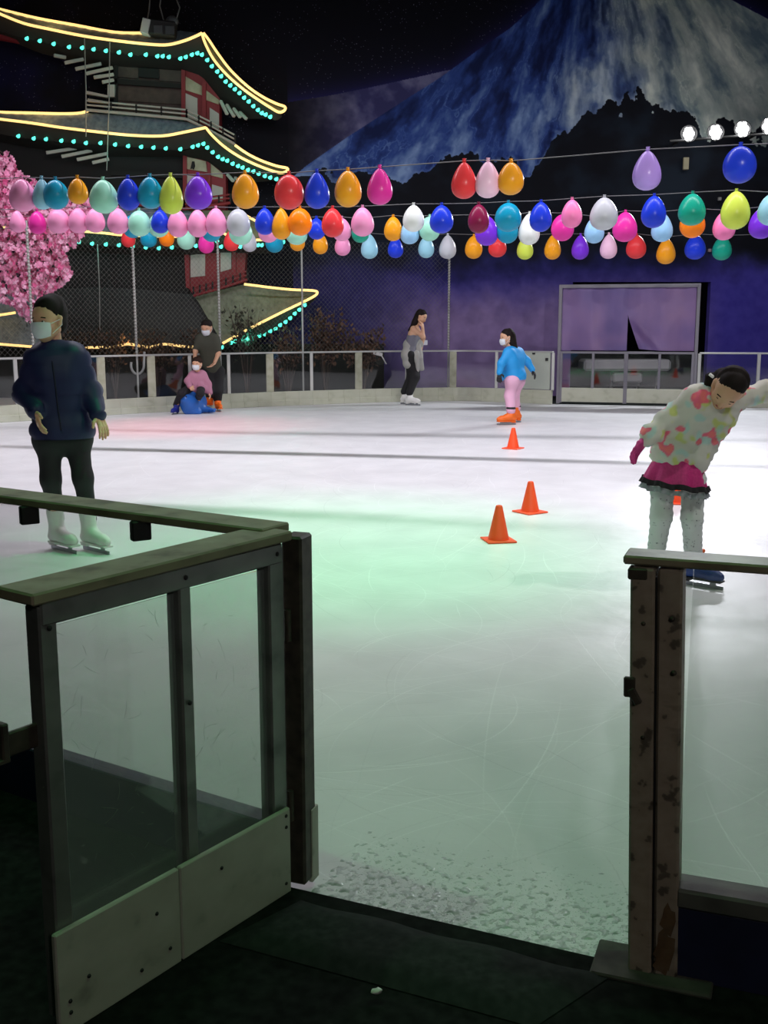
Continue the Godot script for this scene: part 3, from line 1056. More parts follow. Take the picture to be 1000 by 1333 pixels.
func tall_gate() -> void:
	var A := fb(726, 0.0, 0.03)
	var C := fb(903, 0.0, 0.03)
	var d := (C - A).normalized()
	var nn := Vector3(-d.z, 0, d.x)
	if nn.z < 0: nn = -nn
	var at := func(u: float, y: float, o := 0.0) -> Vector3: return A.lerp(C, u) + Vector3(0, y, 0) + nn * o
	var t := thing("tall_gate", "tall double gate with glass lower leaves and a purple tarpaulin above", "gate", at.call(0.5, 0))
	var fm := mat(rgb(128, 126, 134), 0.5, 0.3)
	for s in [[0.0, 0.02, 0.0, 2.11], [1.0, 2.11, 1.0, 0.02], [0.0, 2.08, 1.0, 2.08]]:
		var b := MB.new()
		b.bar(at.call(s[0], s[1]), at.call(s[2], s[3]), 0.06, 0.06, 0.006, Vector3.UP if s[1] == s[3] else nn)
		obj("frame", b, fm, t)
	for k in 2:
		var u0 := 0.02 + 0.485 * k
		var u1 := u0 + 0.475
		var b := MB.new()
		for s in [[u0, 0.04, u0, 0.95], [u1, 0.04, u1, 0.95], [(u0 + u1) * 0.5, 0.3, (u0 + u1) * 0.5, 0.93]]:
			b.bar(at.call(s[0], s[1], 0.04), at.call(s[2], s[3], 0.04), 0.045, 0.045, 0.004, nn)
		b.bar(at.call(u0, 0.93, 0.04), at.call(u1, 0.93, 0.04), 0.045, 0.04, 0.004)
		var leaf := obj("gate_leaf", b, fm, t)
		b = MB.new()
		b.bar(at.call(u0, 0.18, 0.045), at.call(u1, 0.18, 0.045), 0.03, 0.25, 0.005)
		obj("kick_plate", b, M.kick, leaf)
		for h in 2:
			b = MB.new()
			b.bar(at.call(u0 + 0.01 + h * 0.237, 0.61, 0.04), at.call(u0 + 0.228 + h * 0.237, 0.61, 0.04), 0.006, 0.6)
			obj("glass_pane", b, M.glass_far, leaf)
	# tarpaulin, slit up the middle, one corner hanging loose
	var tarp := textured(blotch(40, 0.006, [[0.0, rgb(96, 84, 138)], [0.5, rgb(124, 100, 148)], [1.0, rgb(142, 112, 150)]]), 0.4, 0.5)
	for k in 2:
		var rows := []
		for i in 17:
			var row := PackedVector3Array()
			for j in 17:
				var u := 0.5 * k + 0.5 * j / 16.0
				var y := 0.965 + 1.1 * i / 16.0
				var o := 0.012 * sin(u * 23.0 + y * 2.0) + 0.006 * sin(u * 61.0)
				if k == 1:
					var w := maxf(0.0, 1.0 - (u - 0.5) / 0.26 - (y - 0.965) / 0.6)
					u += w * 0.09
					o += sin(w * PI) * 0.09 + w * 0.05
					y += w * 0.03
				row.append(at.call(clampf(u, 0.015, 0.985), y, o - 0.02))
			rows.append(row)
		var b := MB.new()
		b.surf(rows, false, nn)
		obj("tarpaulin", b, tarp, t)
	# white cart standing in the store room
	var z := -22.6
	t = thing("white_cart", "white low cart parked in the dark room behind the tall gate", "cart", pz(815, 520, z) * Vector3(1, 0, 1))
	var b := MB.new()
	var p := pz(760, 468, z)
	var r := pz(873, 483, z)
	b.box((p + r) * 0.5 + Vector3(0, 0, -0.3), Vector3((r.x - p.x) * 0.5, absf(p.y - r.y) * 0.5, 0.35), Basis.IDENTITY, 0.05)
	obj("top_tray", b, mat(rgb(235, 238, 235), 0.4), t)
	for px in [775, 800, 835, 860]:
		b = MB.new()
		var q := pz(px, 484, z)
		b.tube([Vector3(q.x, q.y, z - 0.25), Vector3(q.x, 0.08, z - 0.25)], 0.035, 8)
		obj("leg", b, M.alu, t)
		b = MB.new()
		b.lathe(Vector3(q.x - 0.02, 0.07, z - 0.25), [[0.0, 0.0], [0.07, 0.0], [0.07, 0.04], [0.0, 0.04]], 12, Vector3.RIGHT)
		obj("wheel", b, M.black, t)
	b = MB.new()
	var c := pz(818, 492, z)
	b.box(c + Vector3(0, 0, -0.2), Vector3(0.3, 0.1, 0.2), Basis.IDENTITY, 0.03)
	obj("drawer", b, mat(rgb(170, 172, 170), 0.5), t)

func fence() -> void:
	var t := thing("chain_link_fence", "chain-link net on pale poles standing behind the far bend barrier", "fence", fb(300, 0, 0.3))
	for p in [[192, 2.95, 0], [299, 2.95, 1], [404, 3.1, 2], [589, 2.8, 3], [60, 2.95, 4]]:
		var b := MB.new()
		b.tube([fb(p[0], 0.0, 0.3), fb(p[0], p[1], 0.3)], 0.017, 8)
		var pole := obj("pole", b, M.rail, t)
		if p[2] != 2:
			b = MB.new()
			var w := []
			for i in 260:
				var a := i * 0.9
				w.append(fb(p[0], 0.95 + 1.9 * i / 260.0, 0.3) + Vector3(cos(a), 0, sin(a)) * 0.022)
			b.tube(w, 0.009, 4)
			obj("lacing", b, mat(rgb(150, 150, 142), 0.8), pole)
	# net: crossing wires between the poles
	var net := MB.new()
	var path := []
	var px := -58.0
	while px < 590.0:
		path.append(fb(px, 0, 0.3))
		px += 4.0
	path.append(fb(590, 0, 0.3))
	var cum := [0.0]
	for i in range(1, path.size()):
		cum.append(cum[-1] + path[i].distance_to(path[i - 1]))
	var total: float = cum[-1]
	var place := func(s: float) -> Vector3:
		var i := clampi(cum.bsearch(s), 1, path.size() - 1)
		return path[i - 1].lerp(path[i], clampf((s - cum[i - 1]) / (cum[i] - cum[i - 1]), 0, 1))
	var s := -2.0
	while s < total + 2.0:
		for dir in [-1.0, 1.0]:
			var pts := []
			for k in 9:
				var y := 0.9 + 2.0 * k / 8.0
				var q: float = s + dir * (y - 1.9)
				if q >= 0.0 and q <= total:
					pts.append(place.call(q) + Vector3(0, y, 0))
			if pts.size() > 1:
				net.tube(pts, 0.0015, 3)
		s += 0.085
	var o := obj("wire_net", net, mat(rgb(112, 112, 105), 0.6), t)
	o.set_meta("kind", "stuff")
# ------------------------------------------------------------------ pagoda set piece on the mural wall
func P(p, d: float) -> Vector3:
	return pz(p[0], p[1], WALL_Z + d)
func flat(b: MB, pts: Array, d: float, thick: float) -> void:
	var p2 := PackedVector2Array()
	for p in pts:
		p2.append(Vector2(p[0], p[1]))
	var tr := Geometry2D.triangulate_polygon(p2)
	for i in range(0, tr.size(), 3):
		b.tri(P(pts[tr[i]], d), P(pts[tr[i + 1]], d), P(pts[tr[i + 2]], d), Vector3(0, 0, 1))
	var ctr := Vector3.ZERO
	for p in pts:
		ctr += P(p, d)
	ctr /= pts.size()
	for i in pts.size():
		var a := P(pts[i], d)
		var c := P(pts[(i + 1) % pts.size()], d)
		var back := Vector3(0, 0, -thick)
		b.poly([a, c, c + back, a + back], (a + c) * 0.5 - ctr)
func resample(pts: Array, n: int) -> Array:
	var cum := [0.0]
	for i in range(1, pts.size()):
		cum.append(cum[-1] + Vector2(pts[i][0] - pts[i - 1][0], pts[i][1] - pts[i - 1][1]).length())
	var out := []
	for k in n:
		var s: float = cum[-1] * k / (n - 1)
		var i := 1
		while i < pts.size() - 1 and cum[i] < s:
			i += 1
		var t: float = (s - cum[i - 1]) / maxf(cum[i] - cum[i - 1], 1e-6)
		out.append([lerpf(pts[i - 1][0], pts[i][0], t), lerpf(pts[i - 1][1], pts[i][1], t)])
	return out
func band(b: MB, top: Array, bot: Array, d0: float, d1: float, n := 28, ribs := 0.0) -> void:
	var a := resample(top, n)
	var c := resample(bot, n)
	var rows := []
	for r in 5:
		var t := r / 4.0
		var row := PackedVector3Array()
		for i in n:
			var p := P(a[i], d0).lerp(P(c[i], d1), t)
			p += Vector3(0, 0, ribs * (1.0 if i % 2 == 0 else -1.0))
			row.append(p)
		rows.append(row)
	b.surf(rows, false, Vector3(0, 0.2, 1))

const ROPE1 := [[-12, 12], [0, 18], [30, 30], [60, 37], [110, 47], [160, 54], [200, 58], [220, 58], [240, 53], [255, 47], [263, 43]]
const ROPE1U := [[-12, 8], [0, 12], [50, 24], [100, 33], [150, 42], [193, 43]]
const ROPE1R := [[263, 43], [267, 56], [278, 77], [296, 98], [318, 117], [338, 131], [352, 140], [363, 146], [370, 144], [371, 139], [360, 135], [342, 126], [322, 112], [300, 91], [284, 70], [272, 52], [265, 43]]
const ROPE2 := [[-12, 153], [0, 155], [40, 160], [80, 166], [130, 172], [170, 176], [210, 177], [240, 172], [268, 166]]
const ROPE2U := [[-12, 144], [0, 146], [40, 147], [80, 148], [105, 147], [117, 143]]
const ROPE2R := [[268, 166], [276, 176], [291, 190], [310, 203], [330, 213], [350, 221], [365, 225], [373, 223], [374, 219], [360, 216], [340, 209], [322, 200], [306, 189]]
const ROPE3 := [[-12, 296], [60, 298], [132, 303], [160, 306], [225, 308], [255, 306], [286, 302], [300, 309], [320, 312], [345, 312], [370, 309], [372, 304], [352, 296], [332, 287], [318, 279]]
const ROPE4 := [[318, 370], [335, 372], [350, 374], [380, 377], [405, 378], [413, 380], [410, 385], [395, 393], [370, 405], [340, 420], [315, 433], [290, 447]]
const ROPE5 := [[-20, 447], [0, 448], [25, 450], [60, 452], [140, 452], [165, 448], [180, 450], [195, 452], [202, 450], [215, 448], [240, 451], [262, 452]]
const ROPE6 := [[-20, 412], [0, 410], [20, 407]]
const BULB1 := [[35, 50], [52, 53], [70, 57], [90, 61], [107, 62], [122, 64], [138, 66], [155, 68], [170, 71], [190, 71], [205, 73], [212, 73], [220, 74], [235, 76], [242, 74], [250, 71], [257, 69], [263, 71], [270, 78], [276, 86], [283, 93], [288, 99], [294, 106], [300, 111], [306, 116], [312, 121], [318, 127], [324, 132], [330, 138], [336, 143], [341, 147], [346, 149], [352, 152]]
const BULB2 := [[24, 177], [44, 180], [60, 181], [80, 183], [96, 184], [112, 186], [131, 186], [150, 188], [167, 190], [184, 191], [200, 192], [216, 193], [235, 194], [251, 191], [258, 189], [265, 187], [270, 192], [277, 198], [284, 204], [290, 207], [296, 209], [303, 213], [310, 216], [316, 218], [323, 221], [330, 223], [337, 226], [345, 229], [352, 231], [360, 233]]
const BULB3 := [[18, 307], [35, 309], [52, 312], [70, 313], [87, 314], [103, 315], [120, 317], [138, 318], [155, 319], [173, 321], [190, 322], [207, 323], [224, 322], [240, 321], [255, 320], [270, 317], [283, 314], [288, 321], [300, 322], [313, 321], [325, 320], [336, 319], [341, 319], [355, 317], [369, 315]]
const BULB4 := [[289, 452], [301, 446], [306, 444], [317, 442], [323, 441], [331, 439], [338, 437], [345, 435], [352, 431], [359, 428], [365, 423], [372, 419], [378, 414], [384, 408], [390, 403], [397, 397]]

func pagoda() -> void:
	var t := thing("pagoda_set_piece", "stage-set pagoda with curved tiled roofs mounted on the mural wall", "pagoda", Vector3(-5.0, 0, WALL_Z + 0.3))
	var tile := textured(blotch(50, 0.03, [[0.0, rgb(84, 98, 112)], [0.5, rgb(118, 136, 150)], [1.0, rgb(146, 160, 164)]]), 1.2, 0.6)
	var tile_green := textured(blotch(51, 0.03, [[0.0, rgb(92, 98, 78)], [0.5, rgb(124, 130, 106)], [1.0, rgb(142, 144, 124)]]), 1.2, 0.6)
	var tile_dark := textured(blotch(52, 0.03, [[0.0, rgb(26, 28, 27)], [1.0, rgb(44, 46, 44)]]), 1.2, 0.7)
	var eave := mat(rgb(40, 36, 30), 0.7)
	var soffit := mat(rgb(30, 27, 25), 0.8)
	var red := mat(rgb(128, 30, 36), 0.6)
	var cream := textured(blotch(53, 0.02, [[0.0, rgb(150, 142, 118)], [1.0, rgb(186, 178, 152)]]), 0.8, 0.8)
	var brown := textured(blotch(54, 0.02, [[0.0, rgb(62, 50, 46)], [1.0, rgb(88, 74, 68)]]), 0.8, 0.8)
	var dark := mat(rgb(24, 22, 22), 0.85)
	var white := mat(rgb(180, 176, 168), 0.7)
	var b: MB
	# roofs: [tiles top line, eave line, depth top, depth eave, material]
	var roofs := [
		[[[-12, 8], [0, 12], [50, 24], [100, 33], [150, 42], [193, 43], [235, 40], [250, 42], [263, 43]], ROPE1, 0.45, 0.85, tile],
		[[[263, 43], [272, 52], [284, 70], [300, 91], [322, 112], [342, 126], [360, 135], [371, 139]], [[263, 43], [267, 56], [278, 77], [296, 98], [318, 117], [338, 131], [352, 140], [367, 146]], 0.7, 0.85, tile_green],
		[[[-12, 144], [0, 146], [60, 148], [112, 147], [180, 151], [240, 158], [262, 164]], ROPE2, 0.5, 0.9, tile],
		[[[262, 163], [306, 189], [322, 200], [340, 209], [360, 216], [374, 219]], [[268, 166], [276, 176], [291, 190], [310, 203], [330, 213], [350, 221], [367, 225]], 0.6, 0.9, tile_green],
		[[[-12, 272], [60, 270], [130, 268], [200, 270], [245, 274]], [[-12, 296], [60, 298], [132, 303], [160, 306], [225, 308], [255, 306], [286, 302]], 0.5, 0.9, tile],
		[[[245, 274], [300, 274], [318, 279], [332, 287], [352, 296], [372, 304]], [[286, 302], [300, 309], [320, 312], [345, 312], [370, 309]], 0.5, 0.9, tile_green],
		[[[253, 384], [290, 377], [318, 370], [350, 374], [380, 377], [413, 380]], [[290, 447], [315, 433], [340, 420], [370, 405], [395, 393], [411, 384]], 0.45, 0.85, tile_green],
		[[[60, 376], [120, 374], [180, 376], [253, 384]], [[0, 452], [100, 452], [200, 452], [290, 448]], 0.4, 0.7, tile_dark],
		[[[-20, 376], [20, 378], [48, 384]], [[-20, 446], [20, 448], [60, 450]], 0.4, 0.72, tile],
	]
	for r in roofs:
		b = MB.new()
		band(b, r[0], r[1], r[2], r[3], 41, 0.012)
		obj("roof", b, r[4], t)
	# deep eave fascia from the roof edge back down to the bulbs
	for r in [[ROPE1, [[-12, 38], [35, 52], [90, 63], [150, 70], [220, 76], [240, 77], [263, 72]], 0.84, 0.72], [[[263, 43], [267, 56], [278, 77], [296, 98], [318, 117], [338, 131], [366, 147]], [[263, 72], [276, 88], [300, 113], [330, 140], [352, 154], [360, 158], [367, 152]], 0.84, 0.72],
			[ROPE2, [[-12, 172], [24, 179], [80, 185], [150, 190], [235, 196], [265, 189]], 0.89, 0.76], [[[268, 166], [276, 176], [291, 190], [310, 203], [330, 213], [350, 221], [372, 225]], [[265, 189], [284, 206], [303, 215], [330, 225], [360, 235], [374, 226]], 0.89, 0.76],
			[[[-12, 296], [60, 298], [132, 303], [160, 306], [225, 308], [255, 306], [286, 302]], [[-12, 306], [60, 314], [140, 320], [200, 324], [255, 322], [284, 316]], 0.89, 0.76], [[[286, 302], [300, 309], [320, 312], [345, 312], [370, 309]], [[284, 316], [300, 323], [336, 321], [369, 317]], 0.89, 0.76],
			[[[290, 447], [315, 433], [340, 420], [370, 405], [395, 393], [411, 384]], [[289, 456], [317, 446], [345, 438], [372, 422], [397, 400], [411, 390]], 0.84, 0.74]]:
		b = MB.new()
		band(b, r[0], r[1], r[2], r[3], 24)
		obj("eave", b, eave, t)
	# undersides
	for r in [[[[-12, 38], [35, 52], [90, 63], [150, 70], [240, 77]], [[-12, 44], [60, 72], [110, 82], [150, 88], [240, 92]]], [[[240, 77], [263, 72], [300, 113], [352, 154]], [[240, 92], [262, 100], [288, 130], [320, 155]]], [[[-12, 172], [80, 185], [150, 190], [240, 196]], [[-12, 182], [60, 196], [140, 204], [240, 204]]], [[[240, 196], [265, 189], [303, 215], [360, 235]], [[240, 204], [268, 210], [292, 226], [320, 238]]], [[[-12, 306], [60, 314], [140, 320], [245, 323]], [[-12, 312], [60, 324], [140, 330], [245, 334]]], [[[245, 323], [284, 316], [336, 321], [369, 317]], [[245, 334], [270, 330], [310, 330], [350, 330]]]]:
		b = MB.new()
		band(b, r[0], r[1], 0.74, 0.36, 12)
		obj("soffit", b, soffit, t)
	# rafters that stick out under the left eaves
	for r in [[70, 72, 86, 75], [84, 82, 109, 77], [98, 90, 132, 83], [112, 96, 147, 88], [122, 101, 148, 97], [133, 107, 148, 104], [60, 199, 100, 193], [80, 204, 120, 196], [100, 208, 140, 200], [120, 212, 142, 207]]:
		b = MB.new()
		b.bar(P([r[0], r[1]], 0.62), P([r[2], r[3]], 0.5), 0.05, 0.06, 0.008)
		obj("rafter", b, white, t)
	for r in [[287, 131, 296, 149], [295, 136, 305, 152], [304, 141, 313, 153], [312, 146, 321, 155], [296, 227, 304, 236], [306, 231, 314, 238]]:
		b = MB.new()
		b.bar(P([r[0], r[1]], 0.5), P([r[2], r[3]], 0.6), 0.06, 0.05, 0.008)
		obj("rafter", b, white, t)
	# storeys: dark left fronts
	for r in [[[[150, 84], [238, 92], [238, 154], [150, 147]], brown], [[[145, 196], [240, 203], [240, 276], [145, 272]], dark], [[[60, 322], [245, 332], [245, 384], [60, 378]], dark], [[[-12, 182], [145, 200], [145, 272], [-12, 274]], dark]]:
		b = MB.new()
		flat(b, r[0], 0.36, 0.3)
		obj("storey_front", b, r[1], t)
	for r in [[[152, 85], [180, 87], [180, 102], [152, 100]], [[207, 90], [236, 92], [236, 107], [207, 105]], [[152, 112], [236, 118], [236, 136], [152, 131]]]:
		b = MB.new()
		flat(b, r, 0.39, 0.04)
		obj("wall_panel", b, brown, t)
	for r in [[[150, 102], [238, 109], [238, 115], [150, 109]], [[148, 84], [153, 84], [153, 150], [148, 149]], [[180, 88], [207, 90], [207, 102], [180, 100]], [[145, 222], [238, 226], [238, 232], [145, 228]]]:
		b = MB.new()
		flat(b, r, 0.43, 0.08)
		obj("beam", b, dark, t)
	# red right fronts
	for r in [[[238, 88], [262, 98], [286, 128], [286, 170], [238, 156]], [[238, 202], [268, 208], [294, 228], [294, 276], [238, 276]], [[240, 330], [320, 328], [318, 368], [252, 384], [243, 372]]]:
		b = MB.new()
		flat(b, r, 0.38, 0.3)
		obj("storey_front", b, red, t)
	for r in [[[[241, 99], [263, 112], [263, 124], [241, 117]], cream], [[[268, 117], [285, 130], [285, 136], [268, 130]], cream], [[[241, 121], [257, 128], [257, 158], [241, 152]], white], [[[273, 140], [285, 148], [285, 168], [273, 163]], white],
			[[[243, 204], [268, 210], [270, 224], [243, 220]], cream], [[[273, 212], [290, 226], [290, 232], [273, 228]], cream], [[[243, 228], [258, 230], [258, 258], [243, 258]], white], [[[276, 240], [290, 244], [290, 262], [276, 260]], white],
			[[[248, 331], [267, 331], [267, 359], [248, 361]], white], [[[287, 329], [301, 328], [301, 350], [287, 354]], white]]:
		b = MB.new()
		flat(b, r[0], 0.4, 0.04)
		obj("wall_panel", b, r[1], t)
	for r in [[[236, 90], [241, 92], [241, 156], [236, 155]], [[263, 104], [268, 108], [268, 166], [263, 164]], [[238, 202], [243, 203], [243, 276], [238, 276]], [[270, 210], [274, 213], [274, 276], [270, 276]], [[240, 330], [246, 330], [247, 376], [242, 374]], [[302, 328], [307, 328], [307, 366], [302, 367]]]:
		b = MB.new()
		flat(b, r, 0.45, 0.1)
		obj("column", b, red, t)
	b = MB.new()
	flat(b, [[-12, 32], [0, 36], [20, 44], [22, 54], [0, 50], [-12, 48]], 0.6, 0.2)
	obj("beam_end", b, red, t)
	b = MB.new()
	flat(b, [[250, 210], [253, 210], [254, 216], [252, 221], [250, 219], [248, 220]], 0.42, 0.02)
	obj("wall_emblem", b, dark, t)
	# balconies: floor edge, two rails, posts
	for r in [[[[112, 143], [180, 149], [243, 155]], [[243, 155], [275, 171], [306, 188]], 12], [[[150, 264], [240, 272]], [[240, 272], [270, 268], [300, 264]], 11], [[[252, 385], [285, 376]], [[285, 376], [322, 364]], 11]]:
		b = MB.new()
		for side in 2:
			for dy in [0.0, -0.55 * r[2], -1.0 * r[2]]:
				var pts := []
				for p in r[side]:
					pts.append(P([p[0], p[1] + dy], 0.62))
				b.tube(pts, 0.03 if dy == 0.0 else 0.018, 6)
		var rail := obj("balcony_rail", b, white if r[2] == 12 else red, t)
		for side in 2:
			for p in resample(r[side], 5):
				b = MB.new()
				b.bar(P([p[0], p[1] + 1], 0.62), P([p[0], p[1] - r[2] - 1.0], 0.62), 0.035, 0.035, 0.004, Vector3(0, 0, 1))
				obj("baluster", b, dark, rail)
	for r in [[[112, 118], [140, 124], [140, 127], [112, 122]], [[114, 128], [140, 132], [140, 135], [114, 132]], [[140, 110], [149, 110], [149, 126], [140, 126]]]:
		b = MB.new()
		flat(b, r, 0.5, 0.1)
		obj("balcony_bracket", b, white, t)
	b = MB.new()
	flat(b, [[-40, 448], [500, 448], [500, 544], [-40, 544]], 0.34, 0.3)
	obj("plinth", b, mat(rgb(26, 26, 25), 0.85), t)

# ------------------------------------------------------------------ ropes and bulbs of light
func smooth(pts: Array, d: float, n := 4) -> Array:
	var out := []
	for i in pts.size() - 1:
		var a = pts[maxi(i - 1, 0)]
		var b = pts[i]
		var c = pts[i + 1]
		var e = pts[mini(i + 2, pts.size() - 1)]
		for k in n:
			var v := Vector2(b[0], b[1]).cubic_interpolate(Vector2(c[0], c[1]), Vector2(a[0], a[1]), Vector2(e[0], e[1]), float(k) / n)
			out.append(P([v.x, v.y], d))
	out.append(P(pts[-1], d))
	return out
func lamp_glow(parent: Node3D, at: Vector3, c: Color, e: float) -> void:
	var l := OmniLight3D.new()
	l.name = "glow"
	l.light_color = c
	l.light_energy = e
	l.light_size = 0.02
	l.omni_range = 30
	l.omni_attenuation = 2
	l.shadow_enabled = true
	parent.add_child(l)
	l.global_position = at
func light_strings() -> void:
	var g := "warm rope lights on the pagoda eaves"
	var sets := [
		[ROPE1, 0.9, "warm rope light along the top roof eave"], [ROPE1U, 0.52, "warm rope light along the top roof ridge"], [ROPE1R, 0.9, "warm rope light looped round the top roof corner wing"],
		[ROPE2, 0.95, "warm rope light along the second roof eave"], [ROPE2U, 0.56, "warm rope light behind the second roof below the balcony"], [ROPE2R, 0.95, "warm rope light looped round the second roof corner wing"],
		[ROPE3, 0.95, "warm rope light on the third roof behind the balloons"], [ROPE4, 0.9, "warm rope light round the lowest roof corner"], [ROPE5, 0.95, "wavy warm rope light just above the far barrier rail"], [ROPE6, 0.8, "short warm rope light beside the pink blossoms"]]
	for s in sets:
		var pts := smooth(s[0], s[1])
		var t := thing("rope_light", s[2], "rope light", pts[pts.size() / 2], g)
		var b := MB.new()
		b.tube(pts, 0.026, 6)
		obj("light_tube", b, M.rope, t)
		lamp_glow(t, pts[pts.size() / 2] + Vector3(0, 0.05, 0.35), rgb(255, 208, 132), 0.05)
	var bulb := MB.new()
	bulb.lathe(Vector3.ZERO, [[0.0, -0.05], [0.03, -0.045], [0.045, -0.02], [0.04, 0.01], [0.02, 0.035], [0.015, 0.05], [0.0, 0.05]], 8)
	var bm := bulb.mesh()
	var labels := ["teal bulb string under the top roof eave", "teal bulb string under the second roof eave", "teal bulb string under the third roof behind the balloons", "teal bulb string round the lowest roof corner"]
	for k in 4:
		var src: Array = [BULB1, BULB2, BULB3, BULB4][k]
		var t := thing("bulb_string", labels[k], "light string", P(src[src.size() / 2], 0.85), "teal bulb strings on the pagoda")
		var b := MB.new()
		var cord := []
		for i in src.size():
			cord.append(P(src[i], 0.84) + Vector3(0, 0.05, 0))
			if i < src.size() - 1:
				cord.append(P([(src[i][0] + src[i + 1][0]) * 0.5, (src[i][1] + src[i + 1][1]) * 0.5 + 0.25 * absf(src[i + 1][0] - src[i][0])], 0.84) + Vector3(0, 0.04, 0))
		b.tube(cord, 0.006, 4)
		obj("cord", b, M.black, t)
		for i in src.size():
			part("bulb", bm, M.bulb, t, Transform3D(Basis(Vector3(0, 0, 1), -0.6).scaled(Vector3(0.85, 0.75, 0.85)), P(src[i], 0.85) - t.position))
		for q in 2:
			lamp_glow(t, P(src[src.size() * (1 + 2 * q) / 4], 1.2), rgb(90, 255, 222), 0.07)

# ------------------------------------------------------------------ cherry tree, shrubs
func blossom_tree() -> void:
	var root := Vector3(-7.7, 0, -17.9)
	var t := thing("cherry_tree", "artificial cherry tree covered in pink blossoms left of the pagoda", "tree", root)
	var bark := textured(blotch(60, 0.04, [[0.0, rgb(50, 38, 34)], [1.0, rgb(96, 74, 64)]]), 2.0, 0.85)
	var b := MB.new()
	var crown := root + Vector3(0.5, 3.6, 0.2)
	b.tube([root, root + Vector3(0.15, 1.3, 0.05), root + Vector3(0.05, 2.5, 0.1), crown], 0.16, 10, 0.08)
	obj("trunk", b, bark, t)
	var poly := PackedVector2Array([Vector2(-30, 196), Vector2(14, 200), Vector2(22, 222), Vector2(46, 236), Vector2(72, 250), Vector2(118, 262), Vector2(150, 268), Vector2(112, 285), Vector2(104, 318), Vector2(82, 326), Vector2(92, 348), Vector2(92, 362), Vector2(76, 372), Vector2(64, 384), Vector2(48, 424), Vector2(36, 420), Vector2(16, 396), Vector2(-30, 386)])
	var rn := RandomNumberGenerator.new()
	rn.seed = 404
	for e in [[120, 275], [95, 315], [88, 355], [45, 415], [15, 250], [70, 262], [60, 345], [10, 390], [12, 205]]:
		var tip := pz(e[0], e[1], -17.45 + rn.randf_range(-0.25, 0.25))
		var mid := crown.lerp(tip, 0.55) + Vector3(0, 0.35, 0)
		b = MB.new()
		b.tube([crown, crown.lerp(mid, 0.5) + Vector3(0, 0.12, 0), mid, mid.lerp(tip, 0.55) + Vector3(0, 0.1, 0), tip], 0.04, 6, 0.008)
		obj("branch", b, bark, t)
	var fl := MB.new()
	for k in 5:
		var a := TAU * k / 5.0
		var dir := Vector3(cos(a), 0.25, sin(a))
		var sd := Vector3(-sin(a), 0, cos(a))
		fl.poly([Vector3.ZERO, dir * 0.55 + sd * 0.42, dir + sd * 0.16 + Vector3(0, 0.05, 0), dir - sd * 0.16 + Vector3(0, 0.05, 0), dir * 0.55 - sd * 0.42], Vector3.UP)
	var pm := mat(Color.WHITE, 0.7)
	pm.vertex_color_use_as_albedo = true
	pm.backlight_enabled = true
	pm.backlight = Color(0.35, 0.2, 0.27)
	var mm := MultiMesh.new()
	mm.transform_format = MultiMesh.TRANSFORM_3D
	mm.use_colors = true
	mm.mesh = fl.mesh()
	mm.mesh.surface_set_material(0, pm)
	var xf := []
	var cl := []
	while xf.size() < 3600:
		var p := Vector2(rn.randf_range(-30, 150), rn.randf_range(190, 426))
		if not Geometry2D.is_point_in_polygon(p, poly):
			continue
		if sin(p.x * 0.19 + p.y * 0.13) * sin(p.y * 0.21 - p.x * 0.07) < -0.72:
			continue
		var w := pz(p.x, p.y, -17.45 + rn.randf_range(-0.42, 0.42))
		var bs := Basis.from_euler(Vector3(rn.randf_range(0.2, 2.2), rn.randf() * TAU, rn.randf() * TAU))
		var c := rgb(244, 150, 192).lerp(rgb(252, 200, 224), rn.randf())
		if rn.randf() < 0.15:
			c = rgb(222, 96, 150)
		xf.append(Transform3D(bs.scaled(Vector3.ONE * rn.randf_range(0.034, 0.058)), w - root))
		cl.append(c.srgb_to_linear())
	mm.instance_count = xf.size()
	for i in xf.size():
		mm.set_instance_transform(i, xf[i])
		mm.set_instance_color(i, cl[i])
	var mi := MultiMeshInstance3D.new()
	mi.multimesh = mm
	mi.name = "blossoms"
	mi.set_meta("kind", "stuff")
	t.add_child(mi)

